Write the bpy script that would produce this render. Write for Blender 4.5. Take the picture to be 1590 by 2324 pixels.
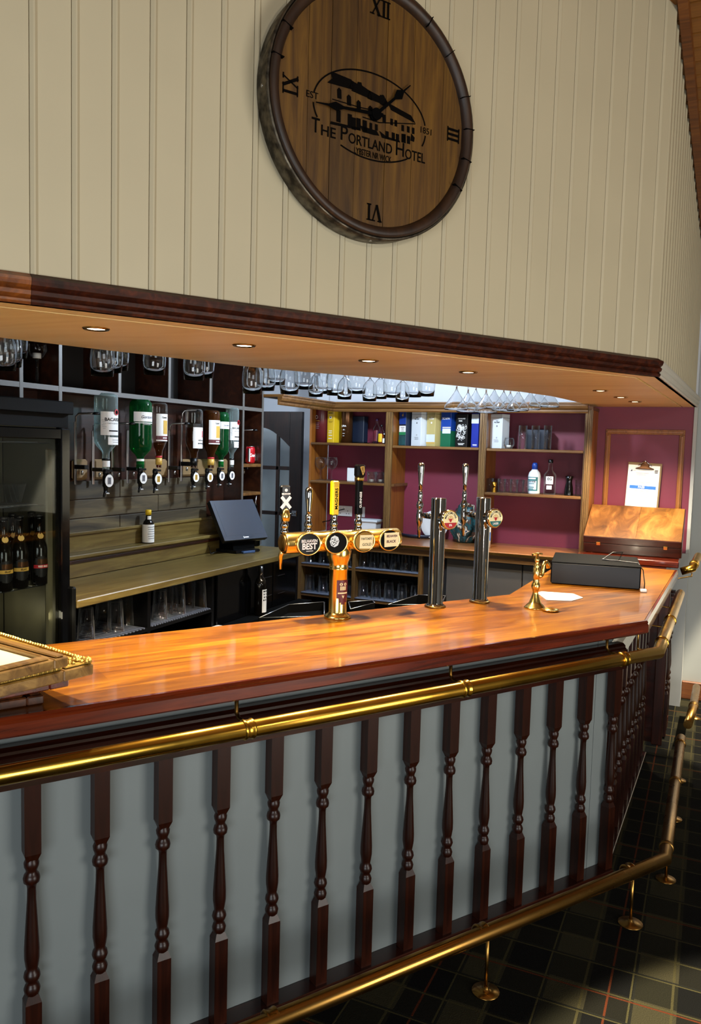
import bpy, bmesh, math, random
from mathutils import Vector, Matrix, Euler
R = math.radians
random.seed(7)
for o in list(bpy.data.objects): bpy.data.objects.remove(o, do_unlink=True)
SC = bpy.context.scene
COL = SC.collection

# ------------------------------------------------------------------ camera
IMG_W, IMG_H, FPX = 1590, 2324, 1803.0
EYE = Vector((0, 0, 1.75))
YAW, PITCH, ROLL = R(24.4), R(4.57), R(1.57)
CAM_M = Matrix.Rotation(YAW, 3, 'Z') @ Matrix.Rotation(math.pi/2-PITCH, 3, 'X') @ Matrix.Rotation(ROLL, 3, 'Z')
cam_d = bpy.data.cameras.new('camera')
cam_d.sensor_fit = 'HORIZONTAL'; cam_d.sensor_width = 36.0; cam_d.lens = FPX/IMG_W*36.0
cam_d.clip_start = 0.05; cam_d.clip_end = 60
cam = bpy.data.objects.new('camera', cam_d); COL.objects.link(cam)
cam.matrix_world = Matrix.Translation(EYE) @ CAM_M.to_4x4()
SC.camera = cam

# ------------------------------------------------------------------ world, lights, exposure
SC.view_settings.view_transform = 'Standard'; SC.view_settings.look = 'None'
SC.view_settings.gamma = 1.0; SC.view_settings.use_curve_mapping = False
SC.view_settings.exposure = 0.0
SC.cycles.use_denoising = True
SC.cycles.use_adaptive_sampling = True; SC.cycles.adaptive_threshold = 0.03
SC.cycles.max_bounces = 20; SC.cycles.diffuse_bounces = 4; SC.cycles.glossy_bounces = 4
SC.cycles.transmission_bounces = 18; SC.cycles.transparent_max_bounces = 40
SC.cycles.caustics_reflective = False; SC.cycles.caustics_refractive = False
SC.cycles.sample_clamp_indirect = 4.0
W = bpy.data.worlds.new('World'); SC.world = W; W.use_nodes = True
bgn = W.node_tree.nodes['Background']
bgn.inputs[0].default_value = (0.62, 0.66, 0.74, 1); bgn.inputs[1].default_value = 0.05

def area_light(name, loc, aim, size, sizey, power, col):
    d = bpy.data.lights.new(name, 'AREA'); d.shape = 'RECTANGLE'; d.size = size; d.size_y = sizey
    d.energy = power; d.color = col
    o = bpy.data.objects.new(name, d); COL.objects.link(o); o.location = loc
    o.rotation_euler = (Vector(aim)-Vector(loc)).to_track_quat('-Z', 'Y').to_euler()
    return o
def spot_light(name, loc, aim, ang, blend, soft, power, col):
    d = bpy.data.lights.new(name, 'SPOT'); d.energy = power; d.color = col; d.spot_size = R(ang); d.spot_blend = blend; d.shadow_soft_size = soft
    o = bpy.data.objects.new(name, d); COL.objects.link(o); o.location = loc
    o.rotation_euler = (Vector(aim)-Vector(loc)).to_track_quat('-Z', 'Y').to_euler(); return o
def point_light(name, loc, soft, power, col):
    d = bpy.data.lights.new(name, 'POINT'); d.energy = power; d.color = col; d.shadow_soft_size = soft
    o = bpy.data.objects.new(name, d); COL.objects.link(o); o.location = loc; return o
# unseen lights added in lounge and passage; cool strip light over the back bar
area_light('lounge_right_fill', (3.05, 1.3, 1.02), (-1.0, 2.5, 1.5), 1.8, 1.8, 96, (1.0, 0.96, 0.88))  # unseen area light added low on the right to brighten the soffit
area_light('lounge_rear_fill', (0.5, -2.85, 1.30), (-0.9, 2.3, 1.3), 2.4, 1.5, 135, (0.92, 0.97, 1.0))  # unseen area light added behind the camera to light the bar front
spot_light('carpet_fill_spot', (1.2, 1.6, 3.6), (1.2, 1.6, 0), 2*math.degrees(math.atan(1.80/3.6)), .10, .03, 4200, (1.0, .88, .66))  # unseen spot added; its cone edge makes the lit carpet boundary
spot_light('far_floor_fill_spot', (0.85, 5.72, 2.95), (0.85, 5.72, 0), 47, .2, .03, 1400, (1.0, .88, .66))  # unseen spot added for the lit floor patch at the far end
spot_light('header_fill_spot', (1.9, 0.1, 2.75), (-0.75, 2.95, 2.85), 78, .5, .10, 80, (1.0, 0.90, 0.72))  # unseen spot added to wash the header boards and miss the floor
point_light('back_bar_lamp', (-1.65, 4.40, 2.55), .08, 150, (0.70, 0.84, 1.0))
area_light('passage_fill', (-3.7, 5.2, 2.5), (-3.7, 5.5, 0.0), 0.4, 0.4, 12, (0.80, 0.90, 1.0))  # unseen light added to brighten the passage
DOWNLIGHT_POWER = 112.0
DOWNLIGHT_COL = (1.0, 0.85, 0.62)

# ------------------------------------------------------------------ rays from photograph points onto real planes
def ray(px, py):
    return CAM_M @ Vector((px-IMG_W/2, -(py-IMG_H/2), -FPX))
def onz(px, py, z):
    d = ray(px, py); return EYE + d*((z-EYE.z)/d.z)
def onx(px, py, x):
    d = ray(px, py); return EYE + d*(x/d.x)
def ony(px, py, y):
    d = ray(px, py); return EYE + d*(y/d.y)
def depthof(p): return -(CAM_M.transposed() @ (Vector(p)-EYE)).z
# bar frame: s runs along the bar front, d is the depth behind the drinkers' side
BAR_ANG = math.atan2(.8445, .5356)
U = Vector((.5356, .8445, 0)); N = Vector((.8445, -.5356, 0))
def F(s, d, z=0): return U*s - N*d + Vector((0, 0, z))
def ond(px, py, d):
    r = ray(px, py); return EYE + r*((-d-EYE.dot(N))/r.dot(N))
def sof(p): return Vector(p).dot(U)

# ------------------------------------------------------------------ materials
def lin(h):
    h = h.lstrip('#'); v = [int(h[i:i+2], 16)/255 for i in (0, 2, 4)]
    return tuple((c/12.92 if c <= .04045 else ((c+.055)/1.055)**2.4) for c in v)+(1,)
MATS = {}
def new_mat(name):
    m = bpy.data.materials.new(name); m.use_nodes = True
    nt = m.node_tree; b = nt.nodes['Principled BSDF']; MATS[name] = m
    return m, nt, b
def plain(name, col, rough=.5, metal=0.0, coat=0.0, spec=.5, noise=0.0, nscale=8.0, bump=0.0, sheen=0):
    m, nt, b = new_mat(name)
    c = lin(col) if isinstance(col, str) else tuple(col)+(1,)
    b.inputs['Base Color'].default_value = c
    b.inputs['Roughness'].default_value = rough; b.inputs['Metallic'].default_value = metal
    b.inputs['Coat Weight'].default_value = coat; b.inputs['Specular IOR Level'].default_value = spec
    b.inputs['Coat Roughness'].default_value = .08
    if noise or bump:
        tc = nt.nodes.new('ShaderNodeTexCoord'); n = nt.nodes.new('ShaderNodeTexNoise')
        n.inputs['Scale'].default_value = nscale; n.inputs['Detail'].default_value = 2
        nt.links.new(tc.outputs['Object'], n.inputs['Vector'])
        if noise:
            r = nt.nodes.new('ShaderNodeValToRGB')
            r.color_ramp.elements[0].position = .3; r.color_ramp.elements[1].position = .75
            r.color_ramp.elements[0].color = tuple(x*(1-noise) for x in c[:3])+(1,)
            r.color_ramp.elements[1].color = tuple(min(1, x*(1+noise*.6)) for x in c[:3])+(1,)
            nt.links.new(n.outputs['Fac'], r.inputs['Fac']); nt.links.new(r.outputs['Color'], b.inputs['Base Color'])
        if bump:
            bp = nt.nodes.new('ShaderNodeBump'); bp.inputs['Strength'].default_value = bump; bp.inputs['Distance'].default_value = .004
            nt.links.new(n.outputs['Fac'], bp.inputs['Height']); nt.links.new(bp.outputs['Normal'], b.inputs['Normal'])
    return m
def wood(name, cols, scale=(1.2, 14, 14), rough=.4, coat=0.0, bump=0.0, planks=None, spec=.5, varrough=0.0, vary=0.0):
    """cols: dark, mid, light. Grain runs along the object's x unless the scale says otherwise. planks=(length, width): glued staves."""
    m, nt, b = new_mat(name)
    L = nt.links.new
    tc = nt.nodes.new('ShaderNodeTexCoord'); mp = nt.nodes.new('ShaderNodeMapping'); mp.inputs['Scale'].default_value = scale
    L(tc.outputs['Object'], mp.inputs['Vector'])
    n = nt.nodes.new('ShaderNodeTexNoise'); n.inputs['Scale'].default_value = 2.2; n.inputs['Detail'].default_value = 4; n.inputs['Roughness'].default_value = .62
    n.inputs['Distortion'].default_value = .9
    L(mp.outputs['Vector'], n.inputs['Vector'])
    r = nt.nodes.new('ShaderNodeValToRGB'); cr = r.color_ramp
    cr.elements[0].position = .3; cr.elements[1].position = .72
    cr.elements[0].color = lin(cols[0]); cr.elements[1].color = lin(cols[2])
    e = cr.elements.new(.5); e.color = lin(cols[1])
    L(n.outputs['Fac'], r.inputs['Fac'])
    out = r.outputs['Color']
    if planks:
        bk = nt.nodes.new('ShaderNodeTexBrick'); bk.inputs['Scale'].default_value = 1.0
        bk.inputs['Brick Width'].default_value = planks[0]; bk.inputs['Row Height'].default_value = planks[1]
        bk.inputs['Mortar Size'].default_value = 0.0008; bk.inputs['Mortar Smooth'].default_value = 1
        bk.inputs['Color1'].default_value = (.66, .62, .60, 1); bk.inputs['Color2'].default_value = (1.0, 1.0, 1.0, 1); bk.inputs['Mortar'].default_value = (.55, .5, .45, 1)
        L(tc.outputs['Object'], bk.inputs['Vector'])
        mx = nt.nodes.new('ShaderNodeMix'); mx.data_type = 'RGBA'; mx.blend_type = 'MULTIPLY'; mx.inputs['Factor'].default_value = 1
        L(out, mx.inputs['A']); L(bk.outputs['Color'], mx.inputs['B']); out = mx.outputs['Result']
    if vary:
        oi = nt.nodes.new('ShaderNodeObjectInfo'); vr = nt.nodes.new('ShaderNodeMapRange'); vr.inputs['To Min'].default_value = 1-vary; vr.inputs['To Max'].default_value = 1+vary*.5
        L(oi.outputs['Random'], vr.inputs['Value']); hv = nt.nodes.new('ShaderNodeMix'); hv.data_type = 'RGBA'; hv.blend_type = 'MULTIPLY'; hv.inputs['Factor'].default_value = 1
        L(out, hv.inputs['A']); L(vr.outputs['Result'], hv.inputs['B']); out = hv.outputs['Result']
    L(out, b.inputs['Base Color'])
    b.inputs['Roughness'].default_value = rough; b.inputs['Coat Weight'].default_value = coat; b.inputs['Coat Roughness'].default_value = .07
    b.inputs['Specular IOR Level'].default_value = spec
    if varrough:
        mr = nt.nodes.new('ShaderNodeMapRange'); mr.inputs['To Min'].default_value = rough-varrough; mr.inputs['To Max'].default_value = rough+varrough
        n2 = nt.nodes.new('ShaderNodeTexNoise'); n2.inputs['Scale'].default_value = 5; L(tc.outputs['Object'], n2.inputs['Vector'])
        L(n2.outputs['Fac'], mr.inputs['Value']); L(mr.outputs['Result'], b.inputs['Roughness'])
    if bump:
        bp = nt.nodes.new('ShaderNodeBump'); bp.inputs['Strength'].default_value = bump; bp.inputs['Distance'].default_value = .002
        L(n.outputs['Fac'], bp.inputs['Height']); L(bp.outputs['Normal'], b.inputs['Normal'])
    return m
def metal(name, col, rough=.15, tarnish=0.0, col2=None, nscale=14):
    m = plain(name, col, rough, 1.0)
    if tarnish:
        nt = m.node_tree; b = nt.nodes['Principled BSDF']; L = nt.links.new
        tc = nt.nodes.new('ShaderNodeTexCoord'); n = nt.nodes.new('ShaderNodeTexNoise'); n.inputs['Scale'].default_value = nscale; n.inputs['Detail'].default_value = 3
        L(tc.outputs['Object'], n.inputs['Vector'])
        mr = nt.nodes.new('ShaderNodeMapRange'); mr.inputs['From Min'].default_value = .3; mr.inputs['From Max'].default_value = .7
        mr.inputs['To Min'].default_value = rough; mr.inputs['To Max'].default_value = rough+tarnish
        L(n.outputs['Fac'], mr.inputs['Value']); L(mr.outputs['Result'], b.inputs['Roughness'])
        r = nt.nodes.new('ShaderNodeValToRGB'); r.color_ramp.elements[0].position = .35; r.color_ramp.elements[1].position = .65
        r.color_ramp.elements[0].color = lin(col); r.color_ramp.elements[1].color = lin(col2 or col)
        L(n.outputs['Fac'], r.inputs['Fac']); L(r.outputs['Color'], b.inputs['Base Color'])
    return m
def thinglass(name, tint=(1, 1, 1), edge=(.45, .44, .43), gloss=.9, blend=.30, rough=.02, haze=.28, body=0.0):
    """Thin clear wall: see-through with fresnel reflection, denser and a little milky where the wall is seen edge-on."""
    m = bpy.data.materials.new(name); m.use_nodes = True; MATS[name] = m
    nt = m.node_tree; nt.nodes.clear(); L = nt.links.new
    out = nt.nodes.new('ShaderNodeOutputMaterial')
    tr = nt.nodes.new('ShaderNodeBsdfTransparent'); gl = nt.nodes.new('ShaderNodeBsdfGlossy'); gl.inputs['Roughness'].default_value = rough
    gl.inputs['Color'].default_value = (gloss, gloss, gloss, 1)
    lw = nt.nodes.new('ShaderNodeLayerWeight'); lw.inputs['Blend'].default_value = .5
    pw = nt.nodes.new('ShaderNodeMath'); pw.operation = 'POWER'; pw.inputs[1].default_value = 5.0
    L(lw.outputs['Facing'], pw.inputs[0])
    mx = nt.nodes.new('ShaderNodeMix'); mx.data_type = 'RGBA'
    mx.inputs['A'].default_value = tuple(tint)+(1,); mx.inputs['B'].default_value = tuple(a*b for a, b in zip(tint, edge))+(1,)
    L(pw.outputs[0], mx.inputs['Factor']); L(mx.outputs['Result'], tr.inputs['Color'])
    fr = nt.nodes.new('ShaderNodeFresnel'); fr.inputs['IOR'].default_value = 1.0+blend
    f2 = nt.nodes.new('ShaderNodeMath'); f2.operation = 'MINIMUM'; f2.inputs[1].default_value = .45; L(fr.outputs[0], f2.inputs[0])
    ms = nt.nodes.new('ShaderNodeMixShader')
    L(f2.outputs[0], ms.inputs['Fac']); L(tr.outputs[0], ms.inputs[1]); L(gl.outputs[0], ms.inputs[2])
    df = nt.nodes.new('ShaderNodeBsdfDiffuse'); df.inputs['Color'].default_value = tuple(min(1, c*.9) for c in tint)+(1,)
    hz = nt.nodes.new('ShaderNodeMath'); hz.operation = 'MULTIPLY'; hz.operation = 'MULTIPLY_ADD'; hz.inputs[1].default_value = haze; hz.inputs[2].default_value = body; L(pw.outputs[0], hz.inputs[0])
    m2 = nt.nodes.new('ShaderNodeMixShader'); L(hz.outputs[0], m2.inputs['Fac']); L(ms.outputs[0], m2.inputs[1]); L(df.outputs[0], m2.inputs[2])
    L(m2.outputs[0], out.inputs['Surface'])
    return m
def solidglass(name, col=(1, 1, 1), ior=1.45):
    m = bpy.data.materials.new(name); m.use_nodes = True; MATS[name] = m
    nt = m.node_tree; nt.nodes.clear(); out = nt.nodes.new('ShaderNodeOutputMaterial'); g = nt.nodes.new('ShaderNodeBsdfGlass')
    g.inputs['Color'].default_value = tuple(col)+(1,); g.inputs['Roughness'].default_value = 0; g.inputs['IOR'].default_value = ior
    nt.links.new(g.outputs[0], out.inputs['Surface']); return m
def glow(name, col, strength):
    m, nt, b = new_mat(name); b.inputs['Base Color'].default_value = (.8, .8, .8, 1)
    b.inputs['Emission Color'].default_value = tuple(col)+(1,); b.inputs['Emission Strength'].default_value = strength
    return m

# setting
plain('cream_board', '#b7ac90', .55, noise=.04, nscale=3)
plain('white_trim', '#b9b3a6', .5)
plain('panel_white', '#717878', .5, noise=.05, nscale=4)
plain('white_wall', '#c9cdd4', .7, noise=.03, nscale=3)
plain('outer_wall', '#aeb0ac', .7, noise=.03, nscale=3)
plain('maroon_paint', '#702237', .55, noise=.06, nscale=3)
wood('pine_ceiling', ('#6e4316', '#83521c', '#966226'), (1, 10, 10), .45, vary=.15)
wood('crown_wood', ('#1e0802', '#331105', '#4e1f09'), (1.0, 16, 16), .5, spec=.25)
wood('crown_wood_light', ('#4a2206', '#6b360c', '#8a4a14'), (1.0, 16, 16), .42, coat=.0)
wood('soffit_ply', ('#e0ba74', '#ebca88', '#f2d69c'), (.5, 3.2, 3.2), .42, bump=.03)
wood('bar_mahogany', ('#150502', '#260a04', '#371207'), (1.0, 14, 14), .24, coat=.5)
wood('bar_mahogany_up', ('#160602', '#260c04', '#351408'), (14, 14, 1.0), .34, spec=.3)
wood('bar_top_wood', ('#603204', '#874e08', '#a86f10'), (1.1, 10, 10), .32, coat=.35, spec=.25, bump=.04, planks=(1.25, .098))
wood('bar_edge_wood', ('#2e0b04', '#561a08', '#6e270d'), (1.0, 14, 14), .2, coat=.8)
wood('back_counter_wood', ('#4c3c1c', '#645228', '#776637'), (10, 1.0, 10), .38, coat=.2)
wood('back_counter_wood_x', ('#6b4220', '#85552c', '#9a683a'), (1.0, 10, 10), .32, coat=.3)
wood('left_panel_wood', ('#170802', '#2a1106', '#3c1c0a'), (9, 1.0, 9), .36, coat=.2)
wood('shelf_wood', ('#4a2f14', '#654420', '#7d5a30'), (1.0, 14, 14), .4)
wood('shelf_wood_up', ('#4a3218', '#664a26', '#7d6036'), (14, 14, 1.0), .4)
wood('shelf_side_wood', ('#6e3d10', '#8a5218', '#9a6222'), (14, 14, 1.0), .45)
wood('rustic_plank', ('#221d12', '#453b27', '#62563a'), (9, .8, 7), .6, bump=.2, vary=.4)
wood('dark_door_wood', ('#0d0603', '#1a0c05', '#2a140a'), (14, 14, 1.0), .4)
wood('skirting_wood', ('#4a260c', '#6b3a14', '#85501e'), (1.0, 14, 14), .4)
plain('grey_edge', '#56534f', .45)
plain('dark_cubby', '#0a0503', .8)
plain('dark_plywood', '#2c2620', .6)

def carpet_mat():
    m, nt, b = new_mat('tartan_carpet'); L = nt.links.new
    tc = nt.nodes.new('ShaderNodeTexCoord'); sx = nt.nodes.new('ShaderNodeSeparateXYZ'); L(tc.outputs['Object'], sx.inputs[0])
    def mth(op, a, bv=None, c=None):
        n = nt.nodes.new('ShaderNodeMath'); n.operation = op
        for i, v in enumerate((a, bv, c)):
            if v is None: continue
            if isinstance(v, (int, float)): n.inputs[i].default_value = v
            else: L(v, n.inputs[i])
        return n.outputs[0]
    def band(ax, per, off, w):
        f = mth('FRACT', mth('ADD', mth('DIVIDE', sx.outputs[ax], per), 10+off))
        return mth('LESS_THAN', f, w/per)
    def mix(fac, a, col):
        n = nt.nodes.new('ShaderNodeMix'); n.data_type = 'RGBA'; L(fac, n.inputs['Factor'])
        if isinstance(a, tuple): n.inputs['A'].default_value = a
        else: L(a, n.inputs['A'])
        n.inputs['B'].default_value = col
        return n.outputs['Result']
    c = lin('#2a2719')
    P = .27
    bx = band(0, P, .02, .135); by = band(1, P, .30, .135)
    c1 = mix(bx, c, lin('#100f09')); c2 = mix(by, c1, lin('#16150c')); c2 = mix(mth('MULTIPLY', bx, by), c2, lin('#060605'))
    for ax in (0, 1):
        c2 = mix(band(ax, P, .09 if ax == 0 else .36, .008), c2, lin('#322e1a'))
        c2 = mix(band(ax, P, .52 if ax == 0 else .80, .007), c2, lin('#14140f'))
        c2 = mix(band(ax, P, .55 if ax == 0 else .83, .006), c2, lin('#35311c'))
        c2 = mix(band(ax, P*2, .40 if ax == 0 else .20, .007), c2, lin('#441e0c'))
    n = nt.nodes.new('ShaderNodeTexNoise'); n.inputs['Scale'].default_value = 260; n.inputs['Detail'].default_value = 1; L(tc.outputs['Object'], n.inputs['Vector'])
    mv = nt.nodes.new('ShaderNodeMapRange'); mv.inputs['To Min'].default_value = .55; mv.inputs['To Max'].default_value = 1.25; L(n.outputs['Fac'], mv.inputs['Value'])
    mm = nt.nodes.new('ShaderNodeMix'); mm.data_type = 'RGBA'; mm.blend_type = 'MULTIPLY'; mm.inputs['Factor'].default_value = 1
    L(c2, mm.inputs['A']); L(mv.outputs['Result'], mm.inputs['B']); L(mm.outputs['Result'], b.inputs['Base Color'])
    b.inputs['Roughness'].default_value = .95; b.inputs['Specular IOR Level'].default_value = .1
    bp = nt.nodes.new('ShaderNodeBump'); bp.inputs['Strength'].default_value = .6; bp.inputs['Distance'].default_value = .004
    L(n.outputs['Fac'], bp.inputs['Height']); L(bp.outputs['Normal'], b.inputs['Normal'])
carpet_mat()

# things
metal('brass', '#d9a740', .17, .12, '#c49638', 8)
metal('brass_dull', '#a67c3c', .22, .12, '#94703a', 6)
metal('gold_polished', '#f2cc74', .20)
metal('chrome', '#b4b4b2', .06)
metal('steel', '#a8a8a8', .3)
metal('hoop_iron', '#6e675a', .42, .25, '#36322c', 30)
plain('black_plastic', '#060607', .4, spec=.35); plain('black_matt', '#030303', .8, spec=.05); plain('black_gloss', '#050506', .12)
plain('ink', '#070504', .8, spec=.05); plain('white_paper', '#eceae4', .7); plain('cream_paper', '#f0e6b8', .7)
plain('white_plastic', '#dfe3e6', .35); plain('white_print', '#f2f2f0', .5)
plain('red_print', '#b3202a', .5); plain('blue_print', '#2a6cc0', .5); plain('gold_print', '#c9a24a', .4); plain('teal_print', '#1c6a6c', .5)
plain('grey_print', '#7a7a80', .6); plain('yellow_plastic', '#f0c400', .35); plain('green_print', '#1f7a4a', .5); plain('navy_print', '#14204a', .5)
plain('dark_red', '#5a1420', .45); plain('maroon_tin', '#5c1c20', .35); plain('yellow_card', '#d8b21c', .45); plain('copper_tin', '#5a3a20', .28, .7)
plain('navy_box', '#101a2c', .5); plain('olive_gold_card', '#b5a468', .45); plain('pale_card', '#cfd6dc', .45); plain('blue_card', '#123a8c', .4)
plain('dark_blue_card', '#1a2a8a', .4); plain('green_card', '#145a3c', .4); plain('black_card', '#0c0b0a', .4); plain('teal_bag', '#1f4c50', .6, noise=.5, nscale=18)
plain('candle_wax', '#f4f0e6', .6); plain('tray_navy', '#141c30', .5); plain('can_red', '#c01622', .25, .4); plain('can_top', '#b8b8b8', .3, 1)
plain('purple_dark', '#3a1838', .2); plain('amber_liquid', '#8a3a08', .15); plain('hardboard', '#7d6440', .6)
plain('blue_screen', '#3a4f70', .25)
wood('box_lid_wood', ('#3c2008', '#603a16', '#86592a'), (5, 2.2, 3), .4, coat=.15)
wood('box_dark_wood', ('#1c0804', '#34120a', '#4c1e10'), (1.2, 12, 12), .28, coat=.4)
wood('barrel_oak', ('#3a2308', '#52360e', '#684814'), (16, 16, 1.1), .5, vary=.32)
wood('barrel_stave', ('#170c05', '#261509', '#36200e'), (10, 10, 1.5), .5)
wood('frame_wood', ('#5a3a12', '#86602a', '#a88040'), (1.2, 12, 12), .35, coat=.3)
wood('frame_dark_wood', ('#1c0c04', '#3c1c0a', '#5a3012'), (1.2, 12, 12), .35, coat=.3)
plain('frame_gold', '#c9a24c', .38, .75, noise=.3, nscale=60, bump=.4)
thinglass('clear_glass', (.98, .985, .985))
thinglass('shelf_glass', (.94, .95, .96))
solidglass('stemware_glass', (.97, .98, .985))
thinglass('door_glass', (.90, .92, .90), (.7, .7, .7), blend=.36, haze=0)
thinglass('fridge_glass', (.80, .82, .80), (.6, .6, .6), blend=.30, haze=0)
thinglass('pale_blue_glass', (.72, .86, .86), (.30, .42, .42), haze=.5, body=.10)
thinglass('green_glass', (.02, .30, .08), (.15, .3, .15), body=.12)
thinglass('amber_glass', (.36, .12, .03), (.3, .2, .1), body=.08)
thinglass('dark_amber_glass', (.10, .03, .015), (.3, .2, .1))
thinglass('bottle_green_dark', (.05, .09, .05), (.2, .3, .2))
glow('lamp_glow', (1.0, .84, .55), 14.0)
glow('screen_glow', (.36, .52, .75), .25)
def MT(n): return MATS[n]

# ------------------------------------------------------------------ mesh helpers
def box(bm, x0, x1, y0, y1, z0, z1, bev=0.0):
    vs = [bm.verts.new((x, y, z)) for z in (z0, z1) for y in (y0, y1) for x in (x0, x1)]
    idx = [(0, 2, 3, 1), (4, 5, 7, 6), (0, 1, 5, 4), (1, 3, 7, 5), (3, 2, 6, 7), (2, 0, 4, 6)]
    fs = [bm.faces.new([vs[i] for i in f]) for f in idx]
    if bev:
        es = list({e for f in fs for e in f.edges})
        bmesh.ops.bevel(bm, geom=es, offset=bev, segments=1, affect='EDGES', clamp_overlap=True)
    return vs
def prism(bm, poly, z0, z1, bev=0.0):
    a = [bm.verts.new((p[0], p[1], z0)) for p in poly]; b = [bm.verts.new((p[0], p[1], z1)) for p in poly]
    n = len(poly); fs = []
    fs.append(bm.faces.new(a[::-1])); fs.append(bm.faces.new(b))
    for i in range(n):
        fs.append(bm.faces.new([a[i], a[(i+1) % n], b[(i+1) % n], b[i]]))
    if bev:
        bmesh.ops.bevel(bm, geom=list({e for f in fs[:2] for e in f.edges}), offset=bev, segments=2, affect='EDGES')
    return fs
def lathe(bm, prof, seg=24, cx=0, cy=0, cz=0, sx=1.0, sy=1.0, cap=True, M=None):
    """prof: list of (r, z) from one end to the other; revolved about local z."""
    rings = []
    for r, z in prof:
        if r < 1e-5:
            rings.append([bm.verts.new((cx, cy, cz+z))])
        else:
            rings.append([bm.verts.new((cx+r*sx*math.cos(2*math.pi*k/seg), cy+r*sy*math.sin(2*math.pi*k/seg), cz+z)) for k in range(seg)])
    fs = []
    for a, b in zip(rings[:-1], rings[1:]):
        for k in range(seg):
            k2 = (k+1) % seg
            if len(a) == 1 and len(b) == 1: continue
            if len(a) == 1: fs.append(bm.faces.new([a[0], b[k2], b[k]]))
            elif len(b) == 1: fs.append(bm.faces.new([a[k], a[k2], b[0]]))
            else: fs.append(bm.faces.new([a[k], a[k2], b[k2], b[k]]))
    if cap:
        if len(rings[0]) > 1: bm.faces.new(rings[0][::-1])
        if len(rings[-1]) > 1: bm.faces.new(rings[-1])
    for f in fs: f.smooth = True
    vs = [v for r in rings for v in r]
    if M is not None: bmesh.ops.transform(bm, matrix=M, verts=vs)
    return vs
def tube(bm, pts, r, seg=14, cap=True):
    pts = [Vector(p) for p in pts]; rings = []
    prev = None
    for i, p in enumerate(pts):
        if i == 0: t = pts[1]-pts[0]
        elif i == len(pts)-1: t = pts[-1]-pts[-2]
        else: t = (pts[i]-pts[i-1]).normalized()+(pts[i+1]-pts[i]).normalized()
        t.normalize()
        if prev is None:
            up = Vector((0, 0, 1)) if abs(t.z) < .9 else Vector((1, 0, 0))
            x = up.cross(t).normalized()
        else:
            x = (prev - t*prev.dot(t)).normalized()
        y = t.cross(x); prev = x
        k = 1.0
        if 0 < i < len(pts)-1:
            c = (pts[i]-pts[i-1]).normalized().dot((pts[i+1]-pts[i]).normalized())
            k = 1/max(.6, math.sqrt(max(.05, (1+c)/2)))
            bis = ((pts[i+1]-pts[i]).normalized()-(pts[i]-pts[i-1]).normalized())
            bis = bis.normalized() if bis.length > 1e-6 else x
        rr = r[i] if isinstance(r, (list, tuple)) else r
        ring = []
        for q in range(seg):
            v = (x*math.cos(2*math.pi*q/seg)+y*math.sin(2*math.pi*q/seg))*rr
            if k > 1.001: v = v + bis*(v.dot(bis)*(k-1))
            ring.append(bm.verts.new(p+v))
        rings.append(ring)
    for a, b in zip(rings[:-1], rings[1:]):
        for q in range(seg):
            f = bm.faces.new([a[q], a[(q+1) % seg], b[(q+1) % seg], b[q]]); f.smooth = True
    if cap:
        bm.faces.new(rings[0][::-1]); bm.faces.new(rings[-1])
def obj(name, bm, mat, parent=None, loc=None, rot=None):
    me = bpy.data.meshes.new(name)
    bmesh.ops.recalc_face_normals(bm, faces=bm.faces[:])
    bm.to_mesh(me); bm.free()
    o = bpy.data.objects.new(name, me); COL.objects.link(o)
    me.materials.append(MT(mat) if isinstance(mat, str) else mat)
    if parent is not None: o.parent = parent
    if loc is not None: o.location = loc
    if rot is not None: o.rotation_euler = rot
    return o
def nb(): return bmesh.new()
def bobj(name, mat, parent, x0, x1, y0, y1, z0, z1, bev=0.0, **k):
    b = nb(); box(b, min(x0, x1), max(x0, x1), min(y0, y1), max(y0, y1), min(z0, z1), max(z0, z1), bev)
    return obj(name, b, mat, parent, **k)
def lobj(name, mat, parent, prof, seg=24, **k):
    kw = {q: k.pop(q) for q in ('sx', 'sy', 'cap', 'cx', 'cy', 'cz', 'M') if q in k}
    b = nb(); lathe(b, prof, seg, **kw); return obj(name, b, mat, parent, **k)
def tobj(name, mat, parent, pts, r, seg=14, **k):
    b = nb(); tube(b, pts, r, seg); return obj(name, b, mat, parent, **k)
def thing(name, label, cat, loc=(0, 0, 0), rotz=0.0, group=None, rot=None):
    o = bpy.data.objects.new(name, None); COL.objects.link(o); o.empty_display_size = .05
    o.location = loc; o.rotation_euler = rot if rot is not None else (0, 0, rotz)
    o['label'] = label; o['category'] = cat
    if group: o['group'] = group
    return o
def tag(o, label, cat, group=None):
    o['label'] = label; o['category'] = cat
    if group: o['group'] = group
    return o
def struct(o): o['kind'] = 'structure'; return o
def root(name, loc=(0, 0, 0), rotz=0.0):
    o = bpy.data.objects.new(name, None); COL.objects.link(o); o.empty_display_size = .05
    o.location = loc; o.rotation_euler = (0, 0, rotz); o['kind'] = 'structure'; return o
TXT = {}
def text(body, size, mat, parent, loc, rot=(math.pi/2, 0, 0), name='lettering', align='CENTER', xs=1.0, extrude=.0003, bold=0.0, shear=0.0):
    cu = bpy.data.curves.new('t', 'FONT'); cu.body = body; cu.size = size; cu.align_x = align; cu.align_y = 'CENTER'
    cu.extrude = extrude; cu.offset = bold; cu.shear = shear; cu.resolution_u = 3
    t = bpy.data.objects.new('t', cu)
    me = bpy.data.meshes.new_from_object(t)
    bpy.data.objects.remove(t); bpy.data.curves.remove(cu)
    me.materials.clear(); me.materials.append(MT(mat))
    o = bpy.data.objects.new(name, me); COL.objects.link(o); o.parent = parent; o.location = loc; o.rotation_euler = rot
    o.scale = (xs, 1, 1)
    return o
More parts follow.
